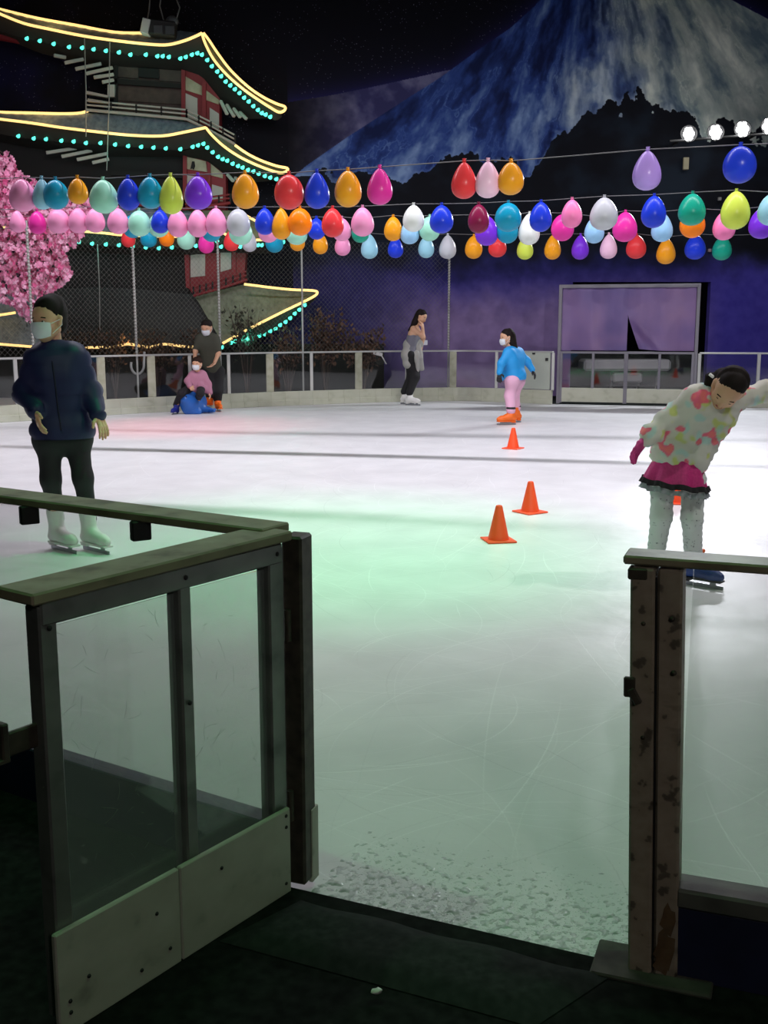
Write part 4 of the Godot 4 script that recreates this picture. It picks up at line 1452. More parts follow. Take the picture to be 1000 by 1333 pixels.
func shrubs() -> void:
	var rn := RandomNumberGenerator.new()
	rn.seed = 88
	var twig := mat(rgb(58, 46, 38), 0.85)
	var pale := mat(rgb(96, 82, 72), 0.85)
	var leafm := mat(Color.WHITE, 0.8)
	leafm.vertex_color_use_as_albedo = true
	var leaf := MB.new()
	leaf.poly([Vector3(0, 0, 0), Vector3(0.4, 0.1, 0.5), Vector3(0, 0, 1.2), Vector3(-0.4, 0.1, 0.5)], Vector3.UP)
	# px of the stem, px of the top, spread in metres, leaves, label
	var list := [[100, 430, 0.36, 420, "brown dry shrub right of the blossom tree"], [150, 428, 0.36, 460, "brown dry shrub below the dark lowest roof"], [205, 428, 0.4, 480, "brown dry shrub beside the laced fence pole"], [254, 424, 0.36, 420, "brown dry shrub behind the person in olive"], [322, 396, 0.4, 420, "leafy dark shrub in front of the green lowest roof"], [375, 425, 0.36, 420, "brown dry shrub below the lowest roof corner"], [424, 402, 0.36, 1000, "tall brown shrub right of the lowest roof corner"], [472, 426, 0.36, 800, "low brown shrub at the end of the shrub row"]]
	for s in list:
		var o := pz(s[0], 500, -20.35) * Vector3(1, 0, 1)
		var top := pz(s[0], s[1], -20.35).y
		var t := thing("dry_shrub", s[4], "shrub", o, "dry shrubs below the pagoda")
		var tips := []
		for k in 16:
			var b := MB.new()
			var a := rn.randf() * TAU
			var r: float = s[2] * sqrt(rn.randf())
			var h: float = top * rn.randf_range(0.78, 1.0)
			var e := o + Vector3(cos(a) * r, h, sin(a) * r * 0.3)
			var m := o + Vector3(cos(a) * r * 0.4, h * 0.55, sin(a) * r * 0.15)
			b.tube([o, m, e], 0.011, 4, 0.003)
			for q in 3:
				var f := m.lerp(e, rn.randf_range(0.2, 0.9))
				b.tube([f, f + Vector3(rn.randf_range(-0.18, 0.18), rn.randf_range(0.08, 0.2), rn.randf_range(-0.05, 0.05))], 0.005, 3, 0.002)
			obj("stem", b, twig if k % 3 else pale, t)
			tips.append([m, e])
		var mm := MultiMesh.new()
		mm.transform_format = MultiMesh.TRANSFORM_3D
		mm.use_colors = true
		mm.mesh = leaf.mesh()
		mm.mesh.surface_set_material(0, leafm)
		mm.instance_count = s[3]
		for i in s[3]:
			var q = tips[rn.randi() % tips.size()]
			var p: Vector3 = (q[0] as Vector3).lerp(q[1], rn.randf()) + Vector3(rn.randf_range(-0.15, 0.15), rn.randf_range(-0.1, 0.08), rn.randf_range(-0.05, 0.05))
			mm.set_instance_transform(i, Transform3D(Basis.from_euler(Vector3(rn.randf() * TAU, rn.randf() * TAU, 0)).scaled(Vector3.ONE * rn.randf_range(0.04, 0.085)), p - o))
			var c := rgb(74, 52, 40).lerp(rgb(112, 84, 62), rn.randf())
			if s[1] == 396: c = rgb(40, 40, 30).lerp(rgb(66, 60, 44), rn.randf())
			mm.set_instance_color(i, c.srgb_to_linear())
		var mi := MultiMeshInstance3D.new()
		mi.multimesh = mm
		mi.name = "leaves"
		mi.set_meta("kind", "stuff")
		t.add_child(mi)

# ------------------------------------------------------------------ floodlights on the mural wall
func floodlights() -> void:
	var z := -20.9
	var t := thing("lighting_bar", "dark horizontal bar carrying the white floodlights", "bar", pz(950, 180, z))
	var b := MB.new()
	b.tube([pz(872, 184, z - 0.1), pz(1080, 168, z - 0.1)], 0.025, 8)
	obj("pipe", b, M.black, t)
	for px in [885, 985]:
		b = MB.new()
		b.tube([pz(px, 184 - (px - 872) * 0.077, z - 0.1), pz(px, 184 - (px - 872) * 0.077, z - 0.1) * Vector3(1, 1, 0) + Vector3(0, 0, WALL_Z + 0.012)], 0.02, 6)
		obj("wall_arm", b, M.black, t)
	var spots := [[897, 174, 0.085, 0.11], [932, 172, 0.1, 0.12], [967, 168, 0.11, 0.13], [1002, 164, 0.12, 0.14]]
	for k in 4:
		var s = spots[k]
		var o := pz(s[0], s[1], z)
		t = thing("floodlight", ["small white floodlight at the mural end of the lighting bar", "white floodlight second from the mural end of the bar", "white floodlight third from the mural end of the bar", "largest white floodlight on the lighting bar"][k], "floodlight", o, "white floodlights on the bar")
		var d := (Vector3(1.0, 0, -12.0) - o).normalized()
		b = MB.new()
		b.lathe(o - d * 0.2, [[0.0, 0.0], [0.08, 0.0], [0.1, 0.05], [0.16, 0.19], [0.165, 0.2], [0.155, 0.2]], 18, d)
		obj("housing", b, M.black, t)
		b = MB.new()
		for i in 7:       # cluster of LED chips
			var a := TAU * i / 6.0
			var rr := 0.0 if i == 6 else 0.7
			var sd := d.cross(Vector3.UP).normalized()
			var c: Vector3 = o + sd * (cos(a) * s[2] * rr) + d.cross(sd) * (sin(a) * s[3] * rr) + d * 0.01
			b.ball(c, Vector3(0.045, 0.055, 0.045), Basis.IDENTITY, 6)
		obj("led_light", b, M.led, t)
		b = MB.new()
		b.bar(o - d * 0.1 + Vector3(0, -0.1, 0), o + Vector3(0, -0.15, -0.05), 0.03, 0.03, 0.003, Vector3.RIGHT)
		obj("bracket", b, M.black, t)
		var l := SpotLight3D.new()
		l.name = "beam"
		l.light_color = rgb(245, 248, 255)
		l.light_energy = 9.0
		l.light_size = 0.12
		l.spot_angle = 50
		l.spot_range = 50
		l.spot_attenuation = 2
		l.spot_angle_attenuation = 0.5
		l.shadow_enabled = true
		t.add_child(l)
		l.look_at_from_position(o + d * 0.09, Vector3(1.0, 0, -12.0))
	# unlit flood lamp on the top roof
	t = thing("roof_lamp", "grey boxy unlit lamp standing on the top pagoda roof", "lamp", P([208, 48], 0.8))
	b = MB.new()
	b.box(P([212, 38], 0.85), Vector3(0.24, 0.13, 0.12), Basis(Vector3(0, 0, 1), -0.12), 0.02)
	obj("housing", b, M.black, t)
	b = MB.new()
	b.box(P([191, 36], 0.85), Vector3(0.075, 0.13, 0.13), Basis(Vector3(0, 0, 1), -0.25), 0.01)
	obj("side_box", b, mat(rgb(190, 192, 190), 0.5), t)
	b = MB.new()
	b.box(P([206, 38], 0.98), Vector3(0.08, 0.07, 0.01), Basis.IDENTITY, 0.004)
	b.box(P([221, 39], 0.98), Vector3(0.08, 0.07, 0.01), Basis.IDENTITY, 0.004)
	obj("face_plate", b, mat(rgb(60, 62, 64), 0.4), t)
	b = MB.new()
	b.ball(P([224, 28], 0.8), Vector3(0.12, 0.1, 0.08), Basis.IDENTITY, 8)
	obj("cover", b, mat(rgb(84, 88, 90), 0.5), t)
	for p in [[[191, 30], [194, 14], [197, -20]], [[213, 26], [208, 8], [212, -20]], [[230, 24], [234, 10], [222, -20]]]:
		b = MB.new()
		b.tube([P(p[0], 0.85), P(p[1], 0.8), P(p[2], 0.7)], 0.012, 4)
		obj("cable", b, mat(rgb(120, 122, 120), 0.6), t)

# ------------------------------------------------------------------ balloons
const HUES := {"pale pink": [240, 196, 222], "pink": [238, 150, 195], "rose": [245, 130, 185], "magenta": [226, 50, 158], "red": [226, 58, 62], "maroon": [128, 22, 66], "orange": [250, 132, 8], "amber": [236, 158, 28], "lime": [206, 226, 84], "mint": [160, 226, 200], "green": [16, 160, 132], "teal": [10, 148, 184], "aqua": [150, 206, 224], "sky blue": [150, 200, 238], "blue": [26, 58, 208], "purple": [120, 48, 212], "lavender": [176, 144, 226], "silver": [186, 190, 196], "white": [226, 232, 228]}
func balloons() -> void:
	# px centre, py top, width, height, hue
	var rows := [
		[[28, 233, 33, 43, "pink"], [54, 233, 24, 40, "aqua"], [72, 234, 32, 39, "teal"], [100.5, 232, 25, 34, "amber"], [134, 234, 36, 44, "mint"], [166.5, 232, 29, 42, "blue"], [195, 230, 32, 42, "teal"], [222, 229, 29, 50, "lime"], [257.5, 229, 35, 44, "purple"], [319, 226, 34, 46, "amber"], [376, 227, 38, 46, "red"], [412.5, 224, 31, 48, "blue"], [453, 222, 34, 48, "amber"], [494.5, 219, 31, 48, "magenta"], [604.5, 211, 31, 48, "red"], [635.5, 210, 31, 48, "pale pink"], [665.5, 211, 33, 43, "amber"], [843.5, 196, 35, 52, "lavender"], [964.5, 190, 42, 49, "blue"]],
		[[22, 274, 20, 29, "pink"], [48, 275, 22, 30, "magenta"], [75.5, 272, 29, 32, "pink"], [101, 271, 25, 33, "pink"], [123, 271, 25, 32, "pink"], [153, 271, 27, 34, "pink"], [181, 274, 29, 34, "mint"], [208, 273, 23, 31, "blue"], [231, 273, 26, 36, "pink"], [257, 273, 26, 36, "pink"], [281, 271, 27, 37, "pink"], [310, 272, 30, 36, "silver"], [344.5, 271, 25, 35, "blue"], [366, 271, 24, 41, "amber"], [390.5, 271, 31, 36, "orange"], [433, 271, 28, 38, "red"], [472, 270, 29, 38, "pink"], [538.5, 267, 27, 35, "white"], [575, 267, 30, 37, "blue"], [623.5, 266, 27, 38, "maroon"], [662, 264, 34, 38, "teal"], [704.5, 263, 28, 39, "blue"], [745, 260, 26, 37, "rose"], [787, 257, 35, 43, "silver"], [852, 255, 31, 42, "blue"], [902, 252, 34, 42, "green"], [959, 249, 36, 50, "lime"], [1006, 252, 34, 42, "aqua"]],
		[[172, 280, 25, 30, "teal"], [206, 278, 27, 31, "mint"], [275, 283, 24, 32, "teal"], [313, 285, 30, 34, "mint"], [349, 284, 25, 32, "pink"], [386, 285, 27, 34, "mint"], [412, 284, 22, 28, "blue"], [445, 284, 24, 30, "pink"], [469, 286, 22, 30, "green"], [512, 282, 23, 32, "amber"], [533.5, 284, 23, 34, "sky blue"], [559.5, 282, 27, 32, "mint"], [634, 281, 29, 39, "purple"], [661, 283, 28, 34, "teal"], [689.5, 278, 26, 41, "white"], [733, 279, 29, 35, "magenta"], [774.5, 283, 25, 34, "sky blue"], [814.5, 276, 31, 39, "magenta"], [863, 277, 26, 38, "sky blue"], [902.5, 273, 32, 37, "orange"], [944, 275, 28, 38, "rose"], [993, 271, 32, 40, "purple"]],
		[[166.5, 296, 17, 26, "red"], [193, 296, 21, 26, "teal"], [216.5, 296, 19, 25, "orange"], [242, 298, 23, 27, "mint"], [268, 302, 20, 28, "magenta"], [301, 299, 19, 28, "red"], [324.5, 300, 18, 28, "silver"], [357, 302, 23, 27, "teal"], [387, 300, 19, 27, "amber"], [417, 304, 19, 27, "amber"], [446, 306, 20, 27, "pink"], [481, 305, 21, 32, "aqua"], [515, 308, 19, 28, "blue"], [555, 308, 20, 28, "aqua"], [583, 306, 21, 31, "silver"], [617, 307, 22, 30, "amber"], [648, 306, 23, 29, "red"], [684, 308, 20, 30, "lime"], [720, 306, 20, 32, "amber"], [756, 306, 21, 32, "purple"], [793, 305, 21, 32, "pale pink"], [829, 306, 25, 31, "red"], [868, 310, 23, 34, "amber"], [906, 306, 26, 32, "blue"], [941, 308, 24, 31, "green"]]]
	var zz := [[-9.8, -8.0], [-12.3, -10.6], [-13.6, -12.3], [-16.0, -15.6]]
	var called := ["entrance-side string", "second string from the entrance", "third string from the entrance", "mural-side string"]
	var shapes := []
	for a in [0.1, 0.22, 0.34]:
		var b := MB.new()
		var prof := []
		for i in 17:
			var th := PI * i / 16.0
			prof.append([maxf(0.5 * sin(th) * (1.0 - a * cos(th)), 0.012), -0.5 * (1.0 - cos(th))])
		b.lathe(Vector3.ZERO, prof, 18)
		shapes.append(b.mesh())
	var kb := MB.new()
	kb.lathe(Vector3.ZERO, [[0.012, -0.008], [0.03, 0.004], [0.036, 0.016], [0.02, 0.03], [0.034, 0.05], [0.03, 0.052], [0.0, 0.045]], 8)
	var knot := kb.mesh()
	var mats := {}
	for h in HUES:
		var c = HUES[h]
		var m := mat(rgb(c[0], c[1], c[2]), 0.28, 0.0, 0.3)
		m.backlight_enabled = true
		m.backlight = Color(0.45, 0.45, 0.45)
		mats[h] = m
	var line_m := mat(rgb(96, 96, 98), 0.7)
	for r in 4:
		var zf := func(px: float) -> float: return lerpf(zz[r][0], zz[r][1], px / 1000.0)
		# the line they hang from, wall to wall
		var pts := []
		var row: Array = rows[r]
		for k in row.size():
			pts.append(pz(row[k][0], row[k][1] - 1.6, zf.call(row[k][0])))
		var first: Vector3 = pts[0]
		var last: Vector3 = pts[-1]
		pts.push_front(Vector3(-8.95, first.y + 0.02, first.z - (first.x + 8.95) * 0.25))
		pts.append(Vector3(8.95, last.y + 0.05, last.z + (8.95 - last.x) * 0.2))
		var b := MB.new()
		b.tube(pts, 0.004, 4)
		var t := thing("balloon_line", "thin line carrying the balloons of the " + called[r], "line", pts[0], "lines stretched over the rink")
		obj("cord", b, line_m, t)
		for k in row.size():
			var s = row[k]
			var z: float = zf.call(s[0])
			var top := pz(s[0], s[1], z)
			var w := (pz(s[0] + s[2], s[1] + s[3] * 0.5, z) - pz(s[0], s[1] + s[3] * 0.5, z)).x
			var h := top.y - pz(s[0], s[1] + s[3], z).y
			var hue: String = s[4]
			var near_ := ""
			if k == 0:
				near_ = "first before a %s one" % row[k + 1][4]
			elif k == row.size() - 1:
				near_ = "last after a %s one" % row[k - 1][4]
			else:
				near_ = "between %s and %s ones" % [row[k - 1][4], row[k + 1][4]]
			var o := thing("balloon", "%s balloon on the %s, %s" % [hue, called[r], near_], "balloon", top, "balloons on the " + called[r])
			var ratio: float = float(s[3]) / s[2]
			var shape: int = 0 if ratio < 1.22 else (1 if ratio < 1.45 else 2)
			part("body", shapes[shape], mats[hue], o, Transform3D(Basis(Vector3.UP, k * 1.3).scaled(Vector3(w * 1.02, h, w * 1.02))))
			part("knot", knot, mats[hue], o, Transform3D(Basis.IDENTITY.scaled(Vector3.ONE * 0.5)))

# ------------------------------------------------------------------ cones, riding seal, odds and ends
func cones() -> void:
	var m := mat(rgb(255, 84, 34), 0.5)
	var labels := ["orange training cone standing closest to the entrance opening", "orange training cone just behind the foremost cone", "orange training cone in front of the girl in blue", "orange training cone behind the legs of the girl in magenta skirt"]
	var at := [pg(649, 704), pg(690, 667), pg(668, 584), pg(883, 655)]
	for k in 4:
		var t := thing("training_cone", labels[k], "cone", at[k], "orange cones on the ice")
		t.rotation.y = 0.4 * k + 0.2
		var b := MB.new()
		b.lathe(Vector3.ZERO, [[0.072, 0.012], [0.07, 0.02], [0.024, 0.232], [0.02, 0.242], [0.014, 0.244], [0.012, 0.236]], 20)
		part("body", b.mesh(), m, t)
		b = MB.new()
		b.box(Vector3(0, 0.007, 0), Vector3(0.1, 0.006, 0.1), Basis.IDENTITY, 0.004)
		part("base", b.mesh(), m, t)

func seal() -> void:
	var z := -17.45
	var o := pg(255, 538)
	var t := thing("riding_seal", "blue plastic seal-shaped skating aid under the child in pink", "skating aid", o)
	var b := MB.new()
	var J := func(x, y, dz := 0.0) -> Vector3: return pz(x, y, z + dz)
	skin(b, [[J.call(247, 524, 0.1), J.call(256, 524, -0.15), 0.165, 0.17], [J.call(250, 511, 0.05), J.call(256, 511, -0.1), 0.07, 0.08], [J.call(255, 531, 0.0), J.call(276, 534, -0.1), 0.09, 0.035], [J.call(244, 534, 0.12), J.call(258, 536, 0.12), 0.07, 0.06], [J.call(240, 517, 0.22), J.call(241, 520, 0.24), 0.07, 0.07]], 0.016, 0.06)
	for i in b.v.size():
		b.v[i].y = maxf(b.v[i].y, 0.004)
	var blue := mat(rgb(38, 104, 190), 0.4)
	obj("body", b, blue, t)
	b = MB.new()
	skin(b, [[J.call(272, 535, -0.1), J.call(280, 533, -0.25), 0.03, 0.022], [J.call(272, 535, -0.1), J.call(279, 535, 0.05), 0.03, 0.022]], 0.01, 0.02)
	for i in b.v.size():
		b.v[i].y = maxf(b.v[i].y, 0.004)
	obj("tail_fin", b, blue, t)
	for s in [-1.0, 1.0]:
		b = MB.new()
		b.ball(J.call(240 + s * 2.2, 516.5, 0.29), Vector3(0.012, 0.012, 0.008), Basis.IDENTITY, 6)
		obj("eye", b, M.black, t)
	b = MB.new()
	b.tube([J.call(238, 508, 0.1), J.call(243, 505.5, 0.12), J.call(249, 507, 0.12)], 0.014, 6)
	obj("handle", b, blue, t)

func odds() -> void:
	# white hose loop behind the far glass
	var b := MB.new()
	var pts := []
	for i in 14:
		var a := lerpf(-0.2, PI + 0.3, i / 13.0)
		pts.append(pz(179 + cos(a) * 8.5, 475 + sin(a) * 12.0, -18.7))
	pts.push_front(pz(188, 458, -18.7))
	b.tube(pts, 0.022, 6)
	tag(obj("hose", b, mat(rgb(190, 192, 190), 0.5)), "white bent hose hanging behind the far glass below the fence", "hose")
	b = MB.new()
	b.bar(pz(497, 463, -20.3), pz(503, 474, -20.3), 0.05, 0.02, 0.003)
	b.bar(pz(486, 459, -20.3), pz(498, 462, -20.3), 0.05, 0.06, 0.003)
	tag(obj("white_bracket", b, mat(rgb(225, 225, 222), 0.5)), "white slanted bracket behind the far glass beside the standing woman", "bracket")
	# small plates on the mural wall
	for s in [[893, 213, 7, 15, rgb(178, 172, 140), "beige upright plate on the dark mural below the floodlights"], [937, 259, 4, 4, rgb(150, 150, 146), "small grey square plate on the mural between balloon lines"], [924, 326, 4, 4, rgb(160, 140, 146), "small pinkish square plate on the mural under the lowest balloons"]]:
		b = MB.new()
		var k: float = 1.0 / 67.0
		b.box(pz(s[0], s[1], WALL_Z + 0.03), Vector3(s[2] * 0.5 * k, s[3] * 0.5 * k, 0.03), Basis.IDENTITY, 0.006)
		tag(obj("wall_plate", b, mat(s[4], 0.6)), s[5], "plate", "plates on the mural wall")
	# small lit exit-style box on the fence
	b = MB.new()
	b.box(pz(551, 446, -20.2), Vector3(0.08, 0.045, 0.02), Basis.IDENTITY, 0.006)
	tag(obj("fence_box", b, mat(rgb(235, 238, 245), 0.4)), "small white box on the net beside the standing woman", "box")
	# hanging cables in front of the pagoda
	for s in [[110, 50, 112, 178, "thin pale cable hanging from the top roof beside its rafters"], [143, 55, 139, 222, "thin pale cable with a grey clip hanging past both upper roofs"], [127, 318, 130, 430, "thin cable hanging in front of the dark lowest roof"]]:
		b = MB.new()
		b.tube([P([s[0], s[1]], 0.98), P([(s[0] + s[2]) * 0.5 + 1.0, (s[1] + s[3]) * 0.5], 1.0), P([s[2], s[3]], 0.98)], 0.011, 5)
		tag(obj("hanging_cable", b, mat(rgb(150, 150, 146), 0.6)), s[4], "cable", "cables in front of the pagoda")
	# dark walkway between far barrier and mural wall
	b = MB.new()
	var px := -60.0
	while px < 1180.0:
		var a := fb(px, 0.012, 0.08)
		var c := fb(px + 20.0, 0.012, 0.08)
		b.poly([a, c, Vector3(c.x, 0.012, WALL_Z), Vector3(a.x, 0.012, WALL_Z)], Vector3.UP)
		b.poly([a, c, c - Vector3(0, 0.02, 0), a - Vector3(0, 0.02, 0)], Vector3(0, 0, 1))
		px += 20.0
	struct("floor_walkway", b, M.rubber, "dark walkway between the far barrier and the mural wall", "floor")
# ------------------------------------------------------------------ people
func head_bones(c: Vector3, f: Vector3, u: Vector3, s: float) -> Array:
	var r := u.cross(f).normalized()
	var out := [
		[c + (u * 0.036 - f * 0.022) * s, c + (u * 0.034 + f * 0.014) * s, 0.086 * s, 0.08 * s],
		[c + (u * 0.0 + f * 0.03) * s, c + (-u * 0.065 + f * 0.042) * s, 0.062 * s, 0.046 * s],
		[c + (-u * 0.098 + f * 0.058) * s, c + (-u * 0.096 + f * 0.062) * s, 0.024 * s, 0.022 * s],
		[c + (u * 0.006 + f * 0.088) * s, c + (-u * 0.03 + f * 0.1) * s, 0.009 * s, 0.014 * s]]
	for k in [-1.0, 1.0]:
		out.append([c + (r * k * 0.03 - u * 0.02 + f * 0.05) * s, c + (r * k * 0.034 - u * 0.025 + f * 0.05) * s, 0.04 * s, 0.036 * s])
		out.append([c + (r * k * 0.05 - u * 0.05 + f * 0.0) * s, c + (r * k * 0.02 - u * 0.09 + f * 0.045) * s, 0.03 * s, 0.024 * s])
		out.append([c + (r * k * 0.086 + u * 0.015 - f * 0.01) * s, c + (r * k * 0.082 - u * 0.025 - f * 0.002) * s, 0.015 * s, 0.011 * s])
	return out
func face(parent: Node3D, c: Vector3, f: Vector3, u: Vector3, s: float, masked: bool, closed := false) -> void:
	var r := u.cross(f).normalized()
	var bs := Basis(r, u, f)
	for k in [-1.0, 1.0]:
		var e: Vector3 = c + (r * k * 0.033 + u * 0.006 + f * 0.083) * s
		var b := MB.new()
		b.ball(e, Vector3(0.014, 0.004 if closed else 0.008, 0.007) * s, bs, 6)
		var o := obj("eye", b, M.eye_dark if closed else M.eye_white, parent)
		if not closed:
			b = MB.new()
			b.ball(e + f * 0.005 * s, Vector3(0.0065, 0.007, 0.004) * s, bs, 6)
			obj("iris", b, M.eye_dark, o)
		b = MB.new()
		b.tube([e + (r * k * -0.016 + u * 0.02 + f * 0.004) * s, e + (u * 0.026 + f * 0.005) * s, e + (r * k * 0.02 + u * 0.02 - f * 0.006) * s], 0.0035 * s, 5)
		obj("eyebrow", b, M.hair, parent)
	if not masked:
		var b := MB.new()
		b.ball(c + (-u * 0.056 + f * 0.09) * s, Vector3(0.022, 0.006, 0.008) * s, bs, 6)
		obj("mouth", b, M.lips, parent)
		return
	var rows := []
	for i in 9:
		var v := 1.0 - i / 4.0
		var row := PackedVector3Array()
		for j in 13:
			var h := -1.0 + j / 6.0
			var a := h * 1.2
			var bulge := (1.0 - v * v) * (1.0 - h * h)
			row.append(c + (r * sin(a) * (0.079 - 0.012 * maxf(0.0, -v)) + f * (cos(a) * 0.064 + 0.043 + 0.016 * bulge) + u * (-0.043 + v * 0.05 * (1.0 - 0.2 * h * h))) * s)
		rows.append(row)
	var b := MB.new()
	b.surf(rows, false, f)
	var m := obj("face_mask", b, M.mask, parent)
	for k in [-1.0, 1.0]:
		b = MB.new()
		b.tube([c + (r * k * 0.072 + f * 0.06 - u * 0.01) * s, c + (r * k * 0.098 - f * 0.012 + u * 0.012) * s, c + (r * k * 0.094 - f * 0.01 - u * 0.025) * s, c + (r * k * 0.07 + f * 0.058 - u * 0.07) * s], 0.002, 4)
		obj("ear_loop", b, M.mask, m)
# d: towards the fingertips, pn: the way the palm looks, th: the thumb's side
func hand_bones(w: Vector3, d: Vector3, pn: Vector3, th: float, s: float, curl: float) -> Array:
	d = d.normalized()
	pn = (pn - d * pn.dot(d)).normalized()
	var t := d.cross(pn) * th
	var out := []
	for k in 3:
		out.append([w + t * (0.018 * (k - 1)) * s, w + (d * 0.078 + t * 0.025 * (k - 1)) * s, 0.016 * s, 0.0135 * s])
	var lens := [0.068, 0.077, 0.071, 0.056]
	for i in 4:
		var p := w + (d * 0.082 + t * (0.033 - 0.022 * i)) * s
		var dir := (d + t * (0.09 - 0.06 * i)).normalized()
		var L: float = lens[i] * s
		for q in 3:
			dir = (dir + pn * curl).normalized()
			var e: Vector3 = p + dir * L * [0.45, 0.32, 0.23][q]
			out.append([p, e, (0.0095 - 0.0008 * q) * s, (0.0087 - 0.0009 * q) * s])
			p = e
	var b0 := w + (d * 0.022 + t * 0.026) * s
	var b1 := b0 + (d * 0.55 + t * 0.75 + pn * 0.2).normalized() * 0.04 * s
	var b2 := b1 + (d * 0.9 + t * 0.3 + pn * 0.3).normalized() * 0.032 * s
	out.append([b0, b1, 0.013 * s, 0.0105 * s])
	out.append([b1, b2, 0.0105 * s, 0.0085 * s])
	return out
func rows_between(a: Vector3, b: Vector3, c: Vector3, d: Vector3, rad: Array, inset: Array) -> Array:
	# a, b shoulders; c, d hips
	var out := []
	var n := rad.size()
	for i in n:
		var t := float(i) / (n - 1)
		var l := a.lerp(c, t)
		var r := b.lerp(d, t)
		var m := (l + r) * 0.5
		l = m.lerp(l, inset[i])
		r = m.lerp(r, inset[i])
		out.append([l, r, rad[i], rad[i]])
		if i > 0:
			var pm: Vector3 = (out[-2][0] + out[-2][1]) * 0.5 if out.size() > 1 else m
			out.append([m, pm, rad[i] * 0.95, rad[i - 1] * 0.95])
			out.insert(out.size() - 2, out.pop_back())
	return out
func torso(J: Dictionary, s: float, extra: float, low := 1.0) -> Array:
	var out := []
	var rad := [0.062, 0.098, 0.1, 0.092, 0.1, 0.108]
	var ins := [0.75, 0.62, 0.5, 0.42, 0.5, 0.62]
	var prev = null
	for i in 6:
		var t := i / 5.0 * low
		var l: Vector3 = (J.shl as Vector3).lerp(J.hil, t)
		var r: Vector3 = (J.shr as Vector3).lerp(J.hir, t)
		var bend: Vector3 = J.get("bend", Vector3.ZERO) * sin(PI * t)
		l += bend; r += bend
		var m := (l + r) * 0.5
		var R: float = rad[i] * s + extra
		var half := maxf((l - r).length() * 0.5 * 1.05 - R * 0.55, 0.02) * (1.0 if i != 3 else 0.85)
		var dir := (l - r).normalized()
		out.append([m + dir * half, m - dir * half, R, R])
		prev = m
	return out
func limb(a: Vector3, b: Vector3, c: Vector3, ra: float, rb: float, rc: float) -> Array:
	return [[a, b, ra, rb], [b, c, rb, rc]]
# skate standing at g (point under the ankle), toe along d; blade on the ice unless lifted
func skate(parent: Node3D, g: Vector3, d: Vector3, s: float, m: Material, shaft: Vector3, sole_m: Material, cell := 0.008, called := "skate_boot", tall := 0.13, fat := 1.0) -> Vector3:
	d = (d * Vector3(1, 0, 1)).normalized()
	var side := d.cross(Vector3.UP)
	var up := Vector3.UP
	var base := g + up * 0.052 * s
	var ank := base + up * 0.075 * s - d * 0.01 * s
	var b := MB.new()
	skin(b, [[ank, ank + shaft.normalized() * tall * s, 0.046 * s * fat, 0.056 * s * fat], [base + up * 0.038 * s - d * 0.055 * s, ank, 0.036 * s * fat, 0.046 * s * fat], [base + up * 0.038 * s - d * 0.04 * s, base + up * 0.036 * s + d * 0.14 * s, 0.036 * s * fat, 0.036 * s * fat], [ank, base + up * 0.04 * s + d * 0.11 * s, 0.044 * s * fat, 0.034 * s * fat], [base + up * 0.03 * s + d * 0.14 * s, base + up * 0.028 * s + d * 0.175 * s, 0.036 * s * fat, 0.028 * s * fat]], cell, 0.025 * s)
	for i in b.v.size():
		b.v[i].y = maxf(b.v[i].y, base.y)
	var boot := obj(called, b, m, parent)
	b = MB.new()
	b.box(base + d * 0.06 * s, Vector3(0.036 * s * fat, 0.006 * s, 0.135 * s), Basis(side, up, d), 0.003)
	b.box(base - d * 0.05 * s - up * 0.01 * s, Vector3(0.026 * s, 0.012 * s, 0.03 * s), Basis(side, up, d), 0.002)
	obj("sole", b, sole_m, boot)
	b = MB.new()
	b.box(g + up * 0.012 * s + d * 0.055 * s, Vector3(0.0025, 0.012 * s, 0.145 * s), Basis(side, up, d))
	for q in [-0.05, 0.13]:
		b.box(g + up * 0.034 * s + d * q * s, Vector3(0.003, 0.014 * s, 0.02 * s), Basis(side, up, d))
	obj("blade", b, M.blade, boot)
	return ank + up * 0.02 * s
func merge_body(t: Node3D, bones: Array, hands: Array, cell: float, k: float, head: Array, hs: float) -> void:
	var b := MB.new()
	skin(b, bones, cell, k)
	skin(b, head, minf(cell, 0.006), 0.018 * hs)
	for h in hands:
		skin(b, h, minf(cell, 0.0042), 0.006)
	obj("body", b, M.skin, t)
func garment(t: Node3D, called: String, bones: Array, cell: float, k: float, m: Material) -> MeshInstance3D:
	var b := MB.new()
	skin(b, bones, cell, k)
	return obj(called, b, m, t)

func hair(t: Node3D, bones: Array, cell: float, k: float, m: Material) -> void:
	var b := MB.new()
	skin(b, bones, cell, k)
	var n := FastNoiseLite.new()
	n.seed = 6
	n.frequency = 1.0
	for i in b.v.size():
		var p := b.v[i]
		b.v[i] += b.n[i] * 0.005 * n.get_noise_3d(p.x * 90.0, p.y * 14.0, p.z * 90.0)
	obj("hair", b, m, t)

